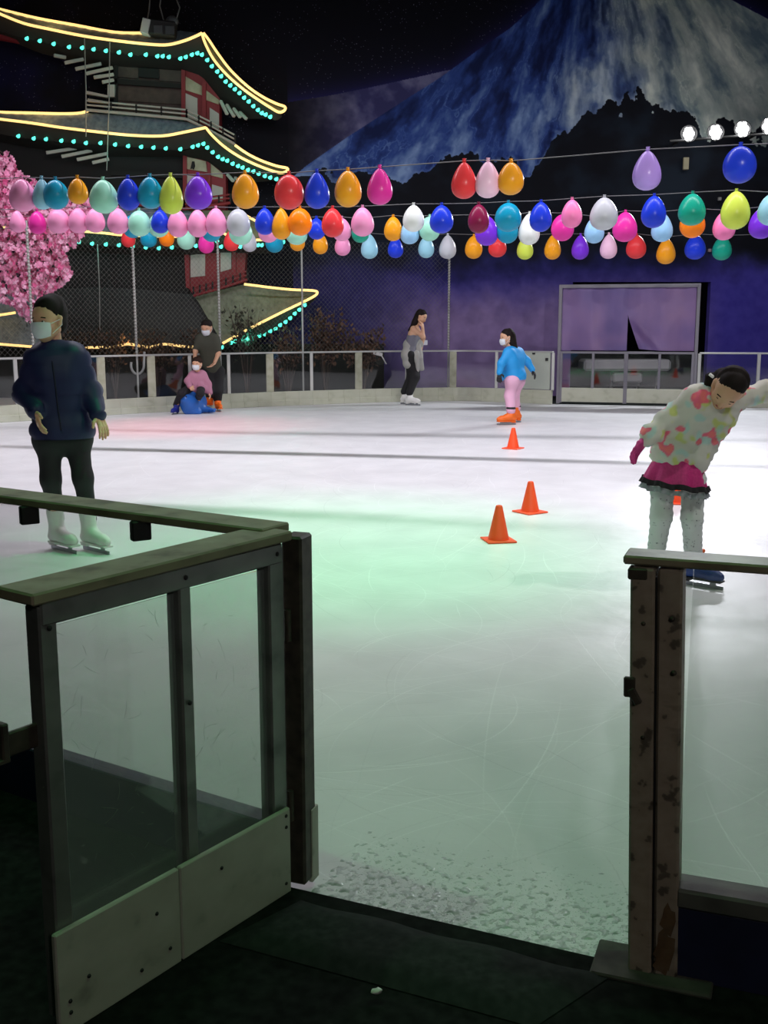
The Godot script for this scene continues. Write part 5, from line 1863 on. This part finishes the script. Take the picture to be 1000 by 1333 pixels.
func woman_navy() -> void:
	var z := -6.77
	var J := func(x, y, dz := 0.0) -> Vector3: return pz(x, y, z + dz)
	var t := thing("person", "person in navy puffer jacket, black leggings and white skates gliding alone", "person", pg(105, 718))
	var f := Vector3(-0.42, -0.12, 0.9).normalized()
	var u := (Vector3(-0.06, 1, 0.05) - f * Vector3(-0.06, 1, 0.05).dot(f)).normalized()
	var hc: Vector3 = J.call(63, 418)
	var j := {"shl": J.call(47, 468, 0.02), "shr": J.call(101, 465, -0.02), "hil": J.call(64, 571, 0.02), "hir": J.call(99, 569, -0.02)}
	var ell: Vector3 = J.call(31, 512, 0.02)
	var wrl: Vector3 = J.call(47, 536, 0.16)
	var elr: Vector3 = J.call(119, 512, -0.02)
	var wrr: Vector3 = J.call(128, 540, 0.07)
	var gl := pg(77, 716)
	var gr := pg(119, 717)
	var kl: Vector3 = J.call(66, 624, 0.05)
	var kr: Vector3 = J.call(108, 622, 0.03)
	var toe := Vector3(0.75, 0, 0.66)
	var al := skate(t, gl, toe, 1.0, M.boot_white, kl - gl, M.boot_white, 0.007)
	var ar := skate(t, gr, toe, 1.0, M.boot_white, kr - gr, M.boot_white, 0.007)
	var neck := [[hc - u * 0.08 - f * 0.02, J.call(70, 462, -0.02), 0.05, 0.058]]
	var bones := torso(j, 0.95, -0.01) + neck
	bones += limb(j.shl, ell, wrl, 0.042, 0.036, 0.027) + limb(j.shr, elr, wrr, 0.042, 0.036, 0.027)
	bones += limb(j.hil, kl, al, 0.07, 0.05, 0.036) + limb(j.hir, kr, ar, 0.07, 0.05, 0.036)
	var hl := hand_bones(wrl, J.call(52, 556, 0.2) - wrl, Vector3(0.9, 0, -0.3), 1.0, 1.0, 0.25)
	var hr := hand_bones(wrr, J.call(138, 566, 0.1) - wrr, Vector3(-0.8, 0.1, -0.4), -1.0, 1.0, 0.2)
	merge_body(t, bones, [hl, hr], 0.011, 0.04, head_bones(hc, f, u, 1.02), 1.02)
	face(t, hc, f, u, 1.02, true)
	# jacket with quilted tubes
	var jb := torso(j, 1.0, 0.032, 0.97)
	jb += limb(j.shl, ell, wrl.lerp(ell, 0.06), 0.068, 0.06, 0.05) + limb(j.shr, elr, wrr.lerp(elr, 0.06), 0.068, 0.06, 0.05)
	jb.append([J.call(68, 456, -0.02), J.call(70, 468, -0.01), 0.07, 0.1])
	jb.append([J.call(66, 562, 0.01), J.call(97, 560, -0.01), 0.125, 0.125])
	jb.append([J.call(58, 464, 0.0), J.call(88, 462, -0.02), 0.06, 0.06])
	var hem: float = J.call(80, 570).y
	var b := MB.new()
	skin(b, jb, 0.009, 0.05)
	for i in b.v.size():
		var w := absf(sin(b.v[i].y * 34.0 + 1.5 * b.v[i].x))
		b.v[i] += b.n[i] * (0.016 * pow(w, 0.45) - 0.01)
		if absf(b.v[i].x - (j.hil.x + j.hir.x) * 0.5) < 0.24:
			b.v[i].y = maxf(b.v[i].y, hem)
	var quilt := mat(rgb(32, 35, 70), 0.5, 0.0, 0.35)
	var jk := obj("jacket", b, quilt, t)
	b = MB.new()
	b.tube([J.call(68, 470, 0.17), J.call(72, 500, 0.185), J.call(76, 535, 0.18), J.call(80, 560, 0.18)], 0.006, 5)
	obj("zip", b, mat(rgb(40, 42, 60), 0.3, 0.5), jk)
	garment(t, "leggings", limb(j.hil, kl, al + Vector3(0, 0.06, 0), 0.082, 0.06, 0.05) + limb(j.hir, kr, ar + Vector3(0, 0.06, 0), 0.082, 0.06, 0.05) + [[j.hil, j.hir, 0.108, 0.108]], 0.01, 0.04, mat(rgb(20, 20, 22), 0.8))
	garment(t, "collar", [[J.call(66, 455, -0.01), J.call(68, 461, -0.01), 0.066, 0.078]], 0.009, 0.02, quilt)
	var hb := [[hc + u * 0.05 - f * 0.03, hc + u * 0.06 - f * 0.014, 0.1, 0.09], [hc - f * 0.06 - u * 0.02, hc - f * 0.05 + u * 0.03, 0.074, 0.084]]
	hb.append([hc + u * 0.09 - f * 0.06, hc + u * 0.085 - f * 0.02, 0.075, 0.07])
	hair(t, hb, 0.007, 0.02, M.hair)

func girl_sweater() -> void:
	var z := -5.8
	var J := func(x, y, dz := 0.0) -> Vector3: return pz(x, y, z + dz)
	var t := thing("person", "child in tie-dye sweater and magenta skirt bending over on the ice", "person", pg(880, 766))
	var f := Vector3(-0.42, -0.72, 0.55).normalized()
	var u := (Vector3(0.3, 0.75, 0.6) - f * Vector3(0.3, 0.75, 0.6).dot(f)).normalized()
	var hc: Vector3 = J.call(947, 508, 0.14)
	var s := 0.8
	var j := {"shl": J.call(903, 517, 0.03), "shr": J.call(958, 521, 0.02), "hil": J.call(864, 598, 0.0), "hir": J.call(904, 604, -0.02)}
	var ell: Vector3 = J.call(869, 546, 0.02)
	var wrl: Vector3 = J.call(840, 573, 0.06)
	var elr: Vector3 = J.call(1000, 508, -0.03)
	var wrr: Vector3 = J.call(1046, 494, -0.06)
	var gl := pg(850, 764)
	var gr := pg(903, 762)
	var kl: Vector3 = J.call(861, 672, 0.06)
	var kr: Vector3 = J.call(901, 674, 0.06)
	var blue := mat(rgb(32, 62, 128), 0.45)
	var al := skate(t, gl, Vector3(-0.5, 0, 0.85), s, blue, kl - gl, M.black, 0.007)
	var ar := skate(t, gr, Vector3(0.75, 0, 0.65), s * 1.08, blue, kr - gr, M.black, 0.007, "skate_boot", 0.12)
	var bones := torso(j, 0.78, -0.008) + [[hc - u * 0.06 - f * 0.03, J.call(930, 522, 0.02), 0.042, 0.05]]
	bones += limb(j.shl, ell, wrl, 0.034, 0.028, 0.022) + limb(j.shr, elr, wrr, 0.034, 0.028, 0.022)
	bones += limb(j.hil, kl, al, 0.058, 0.042, 0.03) + limb(j.hir, kr, ar, 0.058, 0.042, 0.03)
	var hr := hand_bones(wrr, Vector3(0.8, 0.3, 0), Vector3(0, -1, 0.3), 1.0, 0.82, 0.15)
	merge_body(t, bones, [hr], 0.01, 0.035, head_bones(hc, f, u, 0.9), 0.9)
	face(t, hc, f, u, 0.9, false, true)
	# sweater, dyed in patches
	var sb := torso(j, 0.8, 0.022, 0.93)
	sb += limb(j.shl, ell, wrl.lerp(ell, 0.1), 0.056, 0.052, 0.04) + limb(j.shr, elr, wrr.lerp(elr, 0.1), 0.056, 0.052, 0.04)
	sb.append([J.call(874, 590, 0.0), J.call(896, 594, 0.0), 0.105, 0.105])
	sb.append([wrl.lerp(ell, 0.3), wrl.lerp(ell, 0.22), 0.05, 0.046])
	var b := MB.new()
	b.colored = true
	skin(b, sb, 0.008, 0.045)
	var n := FastNoiseLite.new()
	n.seed = 4
	n.frequency = 8.5
	n.fractal_octaves = 2
	for i in b.v.size():
		var p := b.v[i]
		var a := n.get_noise_3dv(p)
		var a2 := n.get_noise_3dv(p + Vector3(7, 3, 1))
		var a3 := n.get_noise_3dv(p + Vector3(-5, 9, 4))
		var c := rgb(206, 204, 194)
		c = c.lerp(rgb(196, 206, 110), smoothstep(0.2, 0.42, a2) * 0.8)
		c = c.lerp(rgb(160, 206, 204), smoothstep(0.2, 0.4, a3) * 0.6)
		c = c.lerp(rgb(238, 96, 128), smoothstep(0.26, 0.34, a) * 0.9)
		c = c.lerp(rgb(250, 150, 110), smoothstep(0.4, 0.5, a) * 0.4)
		b.c.append(c.srgb_to_linear())
		b.v[i] += b.n[i] * (0.003 * sin(p.y * 60.0 + p.x * 35.0) + 0.012 * n.get_noise_3d(p.x * 1.6 + 3.0, p.y * 2.4, p.z * 1.6))
	var sm := mat(Color.WHITE, 0.85)
	sm.vertex_color_use_as_albedo = true
	obj("sweater", b, sm, t)
	garment(t, "glove", hand_bones(wrl, J.call(822, 596, 0.08) - wrl, Vector3(0.6, -0.3, 0.6), 1.0, 0.95, 0.22) + [[wrl.lerp(ell, 0.12), wrl, 0.026, 0.024]], 0.0042, 0.008, mat(rgb(206, 66, 140), 0.8))
	# skirt: flared, ruffled rings from the waist to the hem
	var rows := []
	var trim := []
	var fr := []
	var top_c: Vector3 = J.call(884, 590, 0.0)
	var hem_c: Vector3 = J.call(878, 633, 0.02)
	for i in 12:
		var k := i / 11.0
		var row := PackedVector3Array()
		var rx := lerpf(0.105, 0.168, pow(k, 0.8))
		var rz := lerpf(0.09, 0.15, pow(k, 0.8))
		for q in 56:
			var a := TAU * q / 56.0
			var ruff := 1.0 + 0.06 * k * sin(a * 9.0 + 0.6)
			var p := top_c.lerp(hem_c, k * 0.93) + Vector3(cos(a) * rx * ruff, cos(a) * -0.022 * (0.6 + 0.6 * k) + 0.006 * k * sin(a * 9.0), sin(a) * rz * ruff)
			row.append(p)
		rows.append(row)
	b = MB.new()
	b.surf(rows, true)
	var sk := obj("skirt", b, textured(blotch(70, 0.08, [[0.0, rgb(176, 26, 104)], [1.0, rgb(214, 52, 134)]]), 3.0, 0.6), t)
	for e in [[10, 0.0, 0.03, "hem_trim", rgb(22, 16, 22), 0.011], [11, 0.02, 0.046, "lace_frill", rgb(140, 144, 150), 0.004]]:
		var two := []
		for k in 3:
			var row := PackedVector3Array()
			for q in 112:
				var a := TAU * q / 112.0
				var base: Vector3 = rows[e[0]][q / 2].lerp(rows[e[0]][(q / 2 + q % 2) % 56], 0.5 if q % 2 else 0.0)
				var ctr := hem_c
				var outw := ((base - ctr) * Vector3(1, 0, 1)).normalized()
				row.append(base + outw * (e[5] + 0.004 * k + 0.005 * sin(a * 24.0) * k) - Vector3(0, lerpf(e[1], e[2], k / 2.0) - 0.0, 0))
			two.append(row)
		b = MB.new()
		b.surf(two, true)
		obj(e[3], b, mat(e[4], 0.8), sk)
	# speckled tights
	var im := Image.create(128, 128, false, Image.FORMAT_RGB8)
	im.fill(rgb(206, 210, 208))
	var rn := RandomNumberGenerator.new()
	rn.seed = 3
	for k in 46:
		im.fill_rect(Rect2i(rn.randi() % 125, rn.randi() % 125, 3, 3), rgb(90, 92, 100))
	b = MB.new()
	skin(b, limb(j.hil.lerp(kl, 0.3), kl, al + Vector3(0, 0.01, 0), 0.07, 0.056, 0.047) + limb(j.hir.lerp(kr, 0.3), kr, ar + Vector3(0, 0.01, 0), 0.07, 0.056, 0.049) + [[j.hil.lerp(j.hir, 0.3), j.hir.lerp(j.hil, 0.2), 0.07, 0.07]], 0.008, 0.03)
	for i in b.v.size():
		b.v[i] += b.n[i] * 0.0016 * sin(b.v[i].y * 150.0 + 6.0 * sin(b.v[i].x * 20.0))
	obj("tights", b, textured(ImageTexture.create_from_image(im), 4.0, 0.85), t)
	b = MB.new()
	b.tube([ar + Vector3(-0.045, 0.075, 0.03), ar + Vector3(0.0, 0.07, 0.055), ar + Vector3(0.05, 0.075, 0.02)], 0.012, 6)
	obj("boot_cuff", b, mat(rgb(230, 100, 40), 0.6), t)
	var r := u.cross(f).normalized()
	var hb := [[hc + u * 0.045 - f * 0.03, hc + u * 0.052 - f * 0.012, 0.092, 0.08], [hc - f * 0.05 - u * 0.03, hc - f * 0.05 + u * 0.02, 0.066, 0.074], [hc + r * -0.06 - f * 0.07, hc - r * 0.09 - f * 0.08 - Vector3(0, 0.05, 0), 0.035, 0.022], [J.call(925, 492, 0.06), J.call(920, 508, 0.05), 0.03, 0.018]]
	for k in hb.size():
		if k < 2:
			hb[k][2] *= 0.93
			hb[k][3] *= 0.93
	hair(t, hb, 0.006, 0.025, M.hair)
	b = MB.new()
	b.tube([J.call(924, 487, 0.1), J.call(929, 491, 0.1)], 0.009, 6)
	obj("hair_tie", b, mat(rgb(235, 235, 235), 0.5), t)

func girl_blue() -> void:
	var z := -15.72
	var J := func(x, y, dz := 0.0) -> Vector3: return pz(x, y, z + dz)
	var t := thing("person", "child in bright blue jacket and pink trousers with orange skates", "person", pg(667, 552))
	var f := Vector3(-0.92, -0.2, 0.34).normalized()
	var u := (Vector3.UP - f * f.y).normalized()
	var hc: Vector3 = J.call(659.5, 440)
	var s := 0.86
	var j := {"shl": J.call(661, 459, 0.12), "shr": J.call(676, 459, -0.12), "hil": J.call(667, 496, 0.08), "hir": J.call(674, 496, -0.08)}
	var ell: Vector3 = J.call(653, 473, 0.18)
	var wrl: Vector3 = J.call(650.5, 485, 0.18)
	var elr: Vector3 = J.call(686, 470, -0.16)
	var wrr: Vector3 = J.call(693, 481, -0.16)
	var gl := pg(664, 553)
	var gr := pg(671, 550)
	var kl: Vector3 = J.call(664, 515, 0.06)
	var kr: Vector3 = J.call(669, 514, -0.08)
	var toe := Vector3(-0.95, 0, 0.25)
	var al := skate(t, gl, toe, 1.0, M.orange_plastic, kl - gl, M.orange_plastic, 0.012, "skate_boot", 0.1, 1.15)
	var ar := skate(t, gr, toe, 1.0, M.orange_plastic, kr - gr, M.orange_plastic, 0.012, "skate_boot", 0.1, 1.15)
	var bones := torso(j, 0.8, -0.008) + [[hc - u * 0.06, J.call(667, 456), 0.044, 0.052]]
	bones += limb(j.shl, ell, wrl, 0.036, 0.03, 0.024) + limb(j.shr, elr, wrr, 0.036, 0.03, 0.024)
	bones += limb(j.hil, kl, al, 0.06, 0.044, 0.032) + limb(j.hir, kr, ar, 0.06, 0.044, 0.032)
	merge_body(t, bones, [], 0.016, 0.04, head_bones(hc, f, u, 0.92), 0.92)
	face(t, hc, f, u, 0.92, true)
	var jb := MB.new()
	skin(jb, torso(j, 0.84, 0.03) + limb(j.shl, ell, wrl, 0.058, 0.052, 0.045) + limb(j.shr, elr, wrr, 0.058, 0.052, 0.045) + [[J.call(664, 490, 0.0), J.call(675, 489, 0.0), 0.125, 0.115], [J.call(664, 456), J.call(668, 456), 0.07, 0.07]], 0.013, 0.05)
	var hem: float = J.call(668, 494).y
	for i in jb.v.size():
		if jb.v[i].x < wrr.x - 0.1 and jb.v[i].x > wrl.x + 0.07:
			jb.v[i].y = maxf(jb.v[i].y, hem)
	obj("jacket", jb, mat(rgb(30, 150, 220), 0.6), t)
	garment(t, "trousers", limb(j.hil, kl, al + Vector3(0, 0.06, 0), 0.095, 0.078, 0.066) + limb(j.hir, kr, ar + Vector3(0, 0.06, 0), 0.095, 0.078, 0.066) + [[j.hil, j.hir, 0.11, 0.11]], 0.014, 0.04, mat(rgb(226, 176, 202), 0.8))
	for h in [[wrl, J.call(650, 492, 0.2) - wrl, Vector3(0.5, 0, -0.8), 1.0], [wrr, J.call(697, 489, -0.16) - wrr, Vector3(-0.7, -0.3, -0.3), -1.0]]:
		garment(t, "glove", hand_bones(h[0], h[1], h[2], h[3], 0.95, 0.25), 0.006, 0.012, M.black)
	hair(t, [[hc + u * 0.045 - f * 0.03, hc + u * 0.052 - f * 0.012, 0.094, 0.082], [hc - f * 0.07, J.call(667, 446), 0.075, 0.06], [J.call(666, 443), J.call(671, 456, 0.02), 0.06, 0.035], [J.call(670, 452, 0.02), J.call(673, 461, 0.04), 0.04, 0.018]], 0.011, 0.03, M.hair)
	for g in [[al, 0.0], [ar, 0.0]]:
		var b := MB.new()
		b.lathe(g[0] + Vector3(0, 0.075, 0), [[0.06, 0.0], [0.072, 0.015], [0.06, 0.035]], 12)
		obj("boot_cuff", b, M.black, t)

func woman_wall() -> void:
	var z := -19.45
	var J := func(x, y, dz := 0.0) -> Vector3: return pz(x, y, z + dz)
	var t := thing("person", "person in grey tank top with a jacket round the waist leaning at the far barrier", "person", J.call(533, 523) * Vector3(1, 0, 1))
	var f := Vector3(0.8, -0.45, 0.4).normalized()
	var u := (Vector3(0.2, 1, 0) - f * Vector3(0.2, 1, 0).dot(f)).normalized()
	var hc: Vector3 = J.call(548.5, 413)
	var j := {"shl": J.call(538, 428, 0.15), "shr": J.call(543, 429, -0.17), "hil": J.call(534, 462, 0.1), "hir": J.call(541, 462, -0.1), "bend": Vector3(-0.02, 0, 0)}
	var ell: Vector3 = J.call(551, 439, 0.2)
	var wrl: Vector3 = J.call(550.5, 427, 0.16)
	var elr: Vector3 = J.call(551, 440, -0.12)
	var wrr: Vector3 = J.call(549, 452, -0.05)
	var gl: Vector3 = J.call(527, 523, 0.0) * Vector3(1, 0, 1)
	var gr: Vector3 = J.call(534, 523, 0.25) * Vector3(1, 0, 1)
	var kl: Vector3 = J.call(536, 491, -0.05)
	var kr: Vector3 = J.call(540, 491, 0.14)
	var al := skate(t, gl, Vector3(0.75, 0, 0.5), 1.0, M.boot_white, kl - gl, M.boot_white, 0.012)
	var ar := skate(t, gr, Vector3(0.85, 0, 0.4), 1.0, M.boot_white, kr - gr, M.boot_white, 0.012)
	var bones := torso(j, 0.88, -0.005) + [[hc - u * 0.06 - f * 0.02, J.call(541, 426), 0.045, 0.055]]
	bones += limb(j.shl, ell, wrl, 0.043, 0.036, 0.027) + limb(j.shr, elr, wrr, 0.043, 0.036, 0.027)
	bones += limb(j.hil, kl, al, 0.07, 0.05, 0.036) + limb(j.hir, kr, ar, 0.07, 0.05, 0.036)
	merge_body(t, bones, [hand_bones(wrl, J.call(549.5, 420, 0.1) - wrl, Vector3(-0.6, 0, -0.6), 1.0, 1.0, 0.3), hand_bones(wrr, J.call(548, 460, 0.0) - wrr, Vector3(-0.7, 0, 0.2), -1.0, 1.0, 0.25)], 0.016, 0.04, head_bones(hc, f, u, 0.95), 0.95)
	face(t, hc, f, u, 0.95, false)
	var grey := mat(rgb(112, 112, 122), 0.85)
	var jt := {"shl": (j.shl as Vector3).lerp(j.hil, 0.16), "shr": (j.shr as Vector3).lerp(j.hir, 0.16), "hil": j.hil, "hir": j.hir, "bend": j.bend}
	garment(t, "tank_top", torso(jt, 0.94, 0.004), 0.013, 0.04, grey)
	# jacket tied at the waist like a skirt, two sleeves hanging in front
	var tied := mat(rgb(158, 158, 152), 0.9)
	garment(t, "tied_jacket", [[J.call(533, 449, 0.05), J.call(543, 449, -0.06), 0.115, 0.115], [J.call(532, 462, 0.05), J.call(541, 462, -0.05), 0.14, 0.14], [J.call(531.5, 473, 0.05), J.call(537, 471, -0.02), 0.1, 0.11], [J.call(543, 460, 0.12), J.call(544, 483, 0.14), 0.05, 0.03]], 0.014, 0.05, tied)
	for e in [[546, 548, 549.5], [543, 545, 547]]:
		garment(t, "hanging_sleeve", [[J.call(e[0], 450, 0.06), J.call(e[1], 466, 0.1), 0.035, 0.038], [J.call(e[1], 466, 0.1), J.call(e[2], 480, 0.08), 0.038, 0.042]], 0.012, 0.02, tied)
	garment(t, "leggings", limb(j.hil, kl, al + Vector3(0, 0.08, 0), 0.1, 0.088, 0.066) + limb(j.hir, kr, ar + Vector3(0, 0.08, 0), 0.1, 0.088, 0.066), 0.015, 0.04, mat(rgb(20, 20, 22), 0.85))
	hair(t, [[hc + u * 0.045 - f * 0.03, hc + u * 0.054 - f * 0.012, 0.096, 0.084], [hc - f * 0.06 - u * 0.02, J.call(540, 420, 0.02), 0.07, 0.055], [J.call(540, 420, 0.02), J.call(533, 430, 0.06), 0.05, 0.025]], 0.012, 0.03, M.hair)

func helper_olive() -> void:
	var z := -17.95
	var J := func(x, y, dz := 0.0) -> Vector3: return pz(x, y, z + dz)
	var t := thing("person", "person in dark olive top and black trousers standing behind the child", "person", pg(280, 535))
	var f := Vector3(-0.2, -0.45, 0.87).normalized()
	var u := (Vector3.UP - f * f.y).normalized()
	var hc: Vector3 = J.call(269, 427, 0.05)
	var j := {"shl": J.call(260, 441, 0.02), "shr": J.call(281, 441, -0.02), "hil": J.call(270, 484, 0), "hir": J.call(284, 484, -0.03)}
	var ell: Vector3 = J.call(254.5, 457, 0.1)
	var wrl: Vector3 = J.call(253.5, 469, 0.22)
	var elr: Vector3 = J.call(284.5, 460, 0.05)
	var wrr: Vector3 = J.call(279, 473, 0.22)
	var gl: Vector3 = J.call(273, 528.5, -0.02)
	gl.y = 0.06
	var gr := pg(284, 535)
	var kl: Vector3 = J.call(274, 508, 0.1)
	var kr: Vector3 = J.call(284, 508, 0.08)
	var al := skate(t, gl, Vector3(-0.3, 0, 0.9), 1.0, M.orange_plastic, kl - gl, M.orange_plastic, 0.012, "skate_boot", 0.1, 1.1)
	var ar := skate(t, gr, Vector3(0.35, 0, 0.9), 1.0, M.orange_plastic, kr - gr, M.orange_plastic, 0.012, "skate_boot", 0.1, 1.1)
	var bones := torso(j, 0.95, -0.01) + [[hc - u * 0.07 - f * 0.02, J.call(270, 439), 0.05, 0.058]]
	bones += limb(j.shl, ell, wrl, 0.044, 0.037, 0.028) + limb(j.shr, elr, wrr, 0.044, 0.037, 0.028)
	bones += limb(j.hil, kl, al, 0.075, 0.053, 0.037) + limb(j.hir, kr, ar, 0.075, 0.053, 0.037)
	merge_body(t, bones, [hand_bones(wrl, J.call(254, 478, 0.3) - wrl, Vector3(0.6, 0, 0.3), 1.0, 1.0, 0.3), hand_bones(wrr, J.call(271, 480, 0.32) - wrr, Vector3(-0.5, 0, 0.5), -1.0, 1.0, 0.25)], 0.016, 0.04, head_bones(hc, f, u, 0.98), 0.98)
	face(t, hc, f, u, 0.98, true)
	garment(t, "shirt", torso(j, 1.0, 0.018, 0.92) + [[j.shl, (j.shl as Vector3).lerp(ell, 0.75), 0.065, 0.06], [j.shr, (j.shr as Vector3).lerp(elr, 0.75), 0.065, 0.06], [J.call(268, 438), J.call(272, 438), 0.075, 0.075]], 0.014, 0.05, mat(rgb(60, 62, 50), 0.85))
	garment(t, "trousers", limb(j.hil, kl, al + Vector3(0, 0.05, 0), 0.105, 0.08, 0.07) + limb(j.hir, kr, ar + Vector3(0, 0.05, 0), 0.105, 0.08, 0.07) + [[j.hil, j.hir, 0.11, 0.11]], 0.015, 0.04, mat(rgb(24, 24, 26), 0.85))
	hair(t, [[hc + u * 0.045 - f * 0.03, hc + u * 0.056 - f * 0.008, 0.096, 0.086], [hc - f * 0.06 - u * 0.02, hc - f * 0.05 + u * 0.03, 0.07, 0.08]], 0.011, 0.02, M.hair)

func child_pink() -> void:
	var z := -17.4
	var J := func(x, y, dz := 0.0) -> Vector3: return pz(x, y, z + dz)
	var t := thing("person", "small child in pink jacket sitting on the blue seal", "person", pg(255, 540))
	var f := Vector3(-0.25, -0.12, 0.96).normalized()
	var u := (Vector3.UP - f * f.y).normalized()
	var hc: Vector3 = J.call(256.5, 474.5, 0.05)
	var s := 0.7
	var j := {"shl": J.call(250, 488.5, 0), "shr": J.call(265, 488, -0.02), "hil": J.call(250, 504, 0), "hir": J.call(262, 504, 0)}
	var ell: Vector3 = J.call(244.5, 496, 0.05)
	var wrl: Vector3 = J.call(247, 502.5, 0.2)
	var elr: Vector3 = J.call(271, 500, 0.0)
	var wrr: Vector3 = J.call(273.5, 511, 0.05)
	var gl := pg(229.5, 539)
	var gr := pg(261, 536.5)
	gr.y = 0.07
	gr += Vector3(0, 0, 0.28)
	var kl: Vector3 = J.call(236, 512, 0.25)
	var kr: Vector3 = J.call(261, 512, 0.28)
	var navy := mat(rgb(34, 46, 140), 0.45)
	var al := skate(t, gl, Vector3(-0.3, 0, 0.95), 0.75, navy, kl - gl, navy, 0.01, "skate_boot", 0.08, 1.15)
	var ar := skate(t, gr, Vector3(0.05, 0, 1), 0.75, navy, kr - gr, navy, 0.01, "skate_boot", 0.08, 1.15)
	var bones := torso(j, 0.66, -0.008) + [[hc - u * 0.05, J.call(257.5, 487), 0.04, 0.045]]
	bones += limb(j.shl, ell, wrl, 0.03, 0.026, 0.021) + limb(j.shr, elr, wrr, 0.03, 0.026, 0.021)
	bones += limb(j.hil, kl, al, 0.052, 0.04, 0.03) + limb(j.hir, kr, ar, 0.052, 0.04, 0.03)
	merge_body(t, bones, [hand_bones(wrl, Vector3(0.5, -0.4, 0.6), Vector3(0.3, -0.8, -0.3), 1.0, 0.72, 0.3), hand_bones(wrr, Vector3(0.05, -1, 0.2), Vector3(-1, 0, 0), -1.0, 0.72, 0.25)], 0.014, 0.035, head_bones(hc, f, u, 0.84), 0.84)
	face(t, hc, f, u, 0.84, true)
	garment(t, "jacket", torso(j, 0.72, 0.03, 0.95) + limb(j.shl, ell, wrl, 0.055, 0.052, 0.044) + limb(j.shr, elr, wrr, 0.055, 0.052, 0.044) + [[J.call(254, 487), J.call(261, 487), 0.055, 0.055], [J.call(262, 503, 0.1), J.call(268, 508, 0.05), 0.06, 0.05]], 0.012, 0.04, mat(rgb(172, 118, 140), 0.85))
	garment(t, "trousers", limb(j.hil, kl, al + Vector3(0, 0.04, 0), 0.072, 0.06, 0.05) + limb(j.hir, kr, ar + Vector3(0, 0.04, 0), 0.072, 0.06, 0.05), 0.012, 0.03, mat(rgb(24, 24, 28), 0.85))
	hair(t, [[hc + u * 0.042 - f * 0.024, hc + u * 0.05 - f * 0.006, 0.082, 0.076], [hc - f * 0.05 - u * 0.03, hc - f * 0.045 + u * 0.02, 0.062, 0.07]], 0.01, 0.02, M.hair_brown)
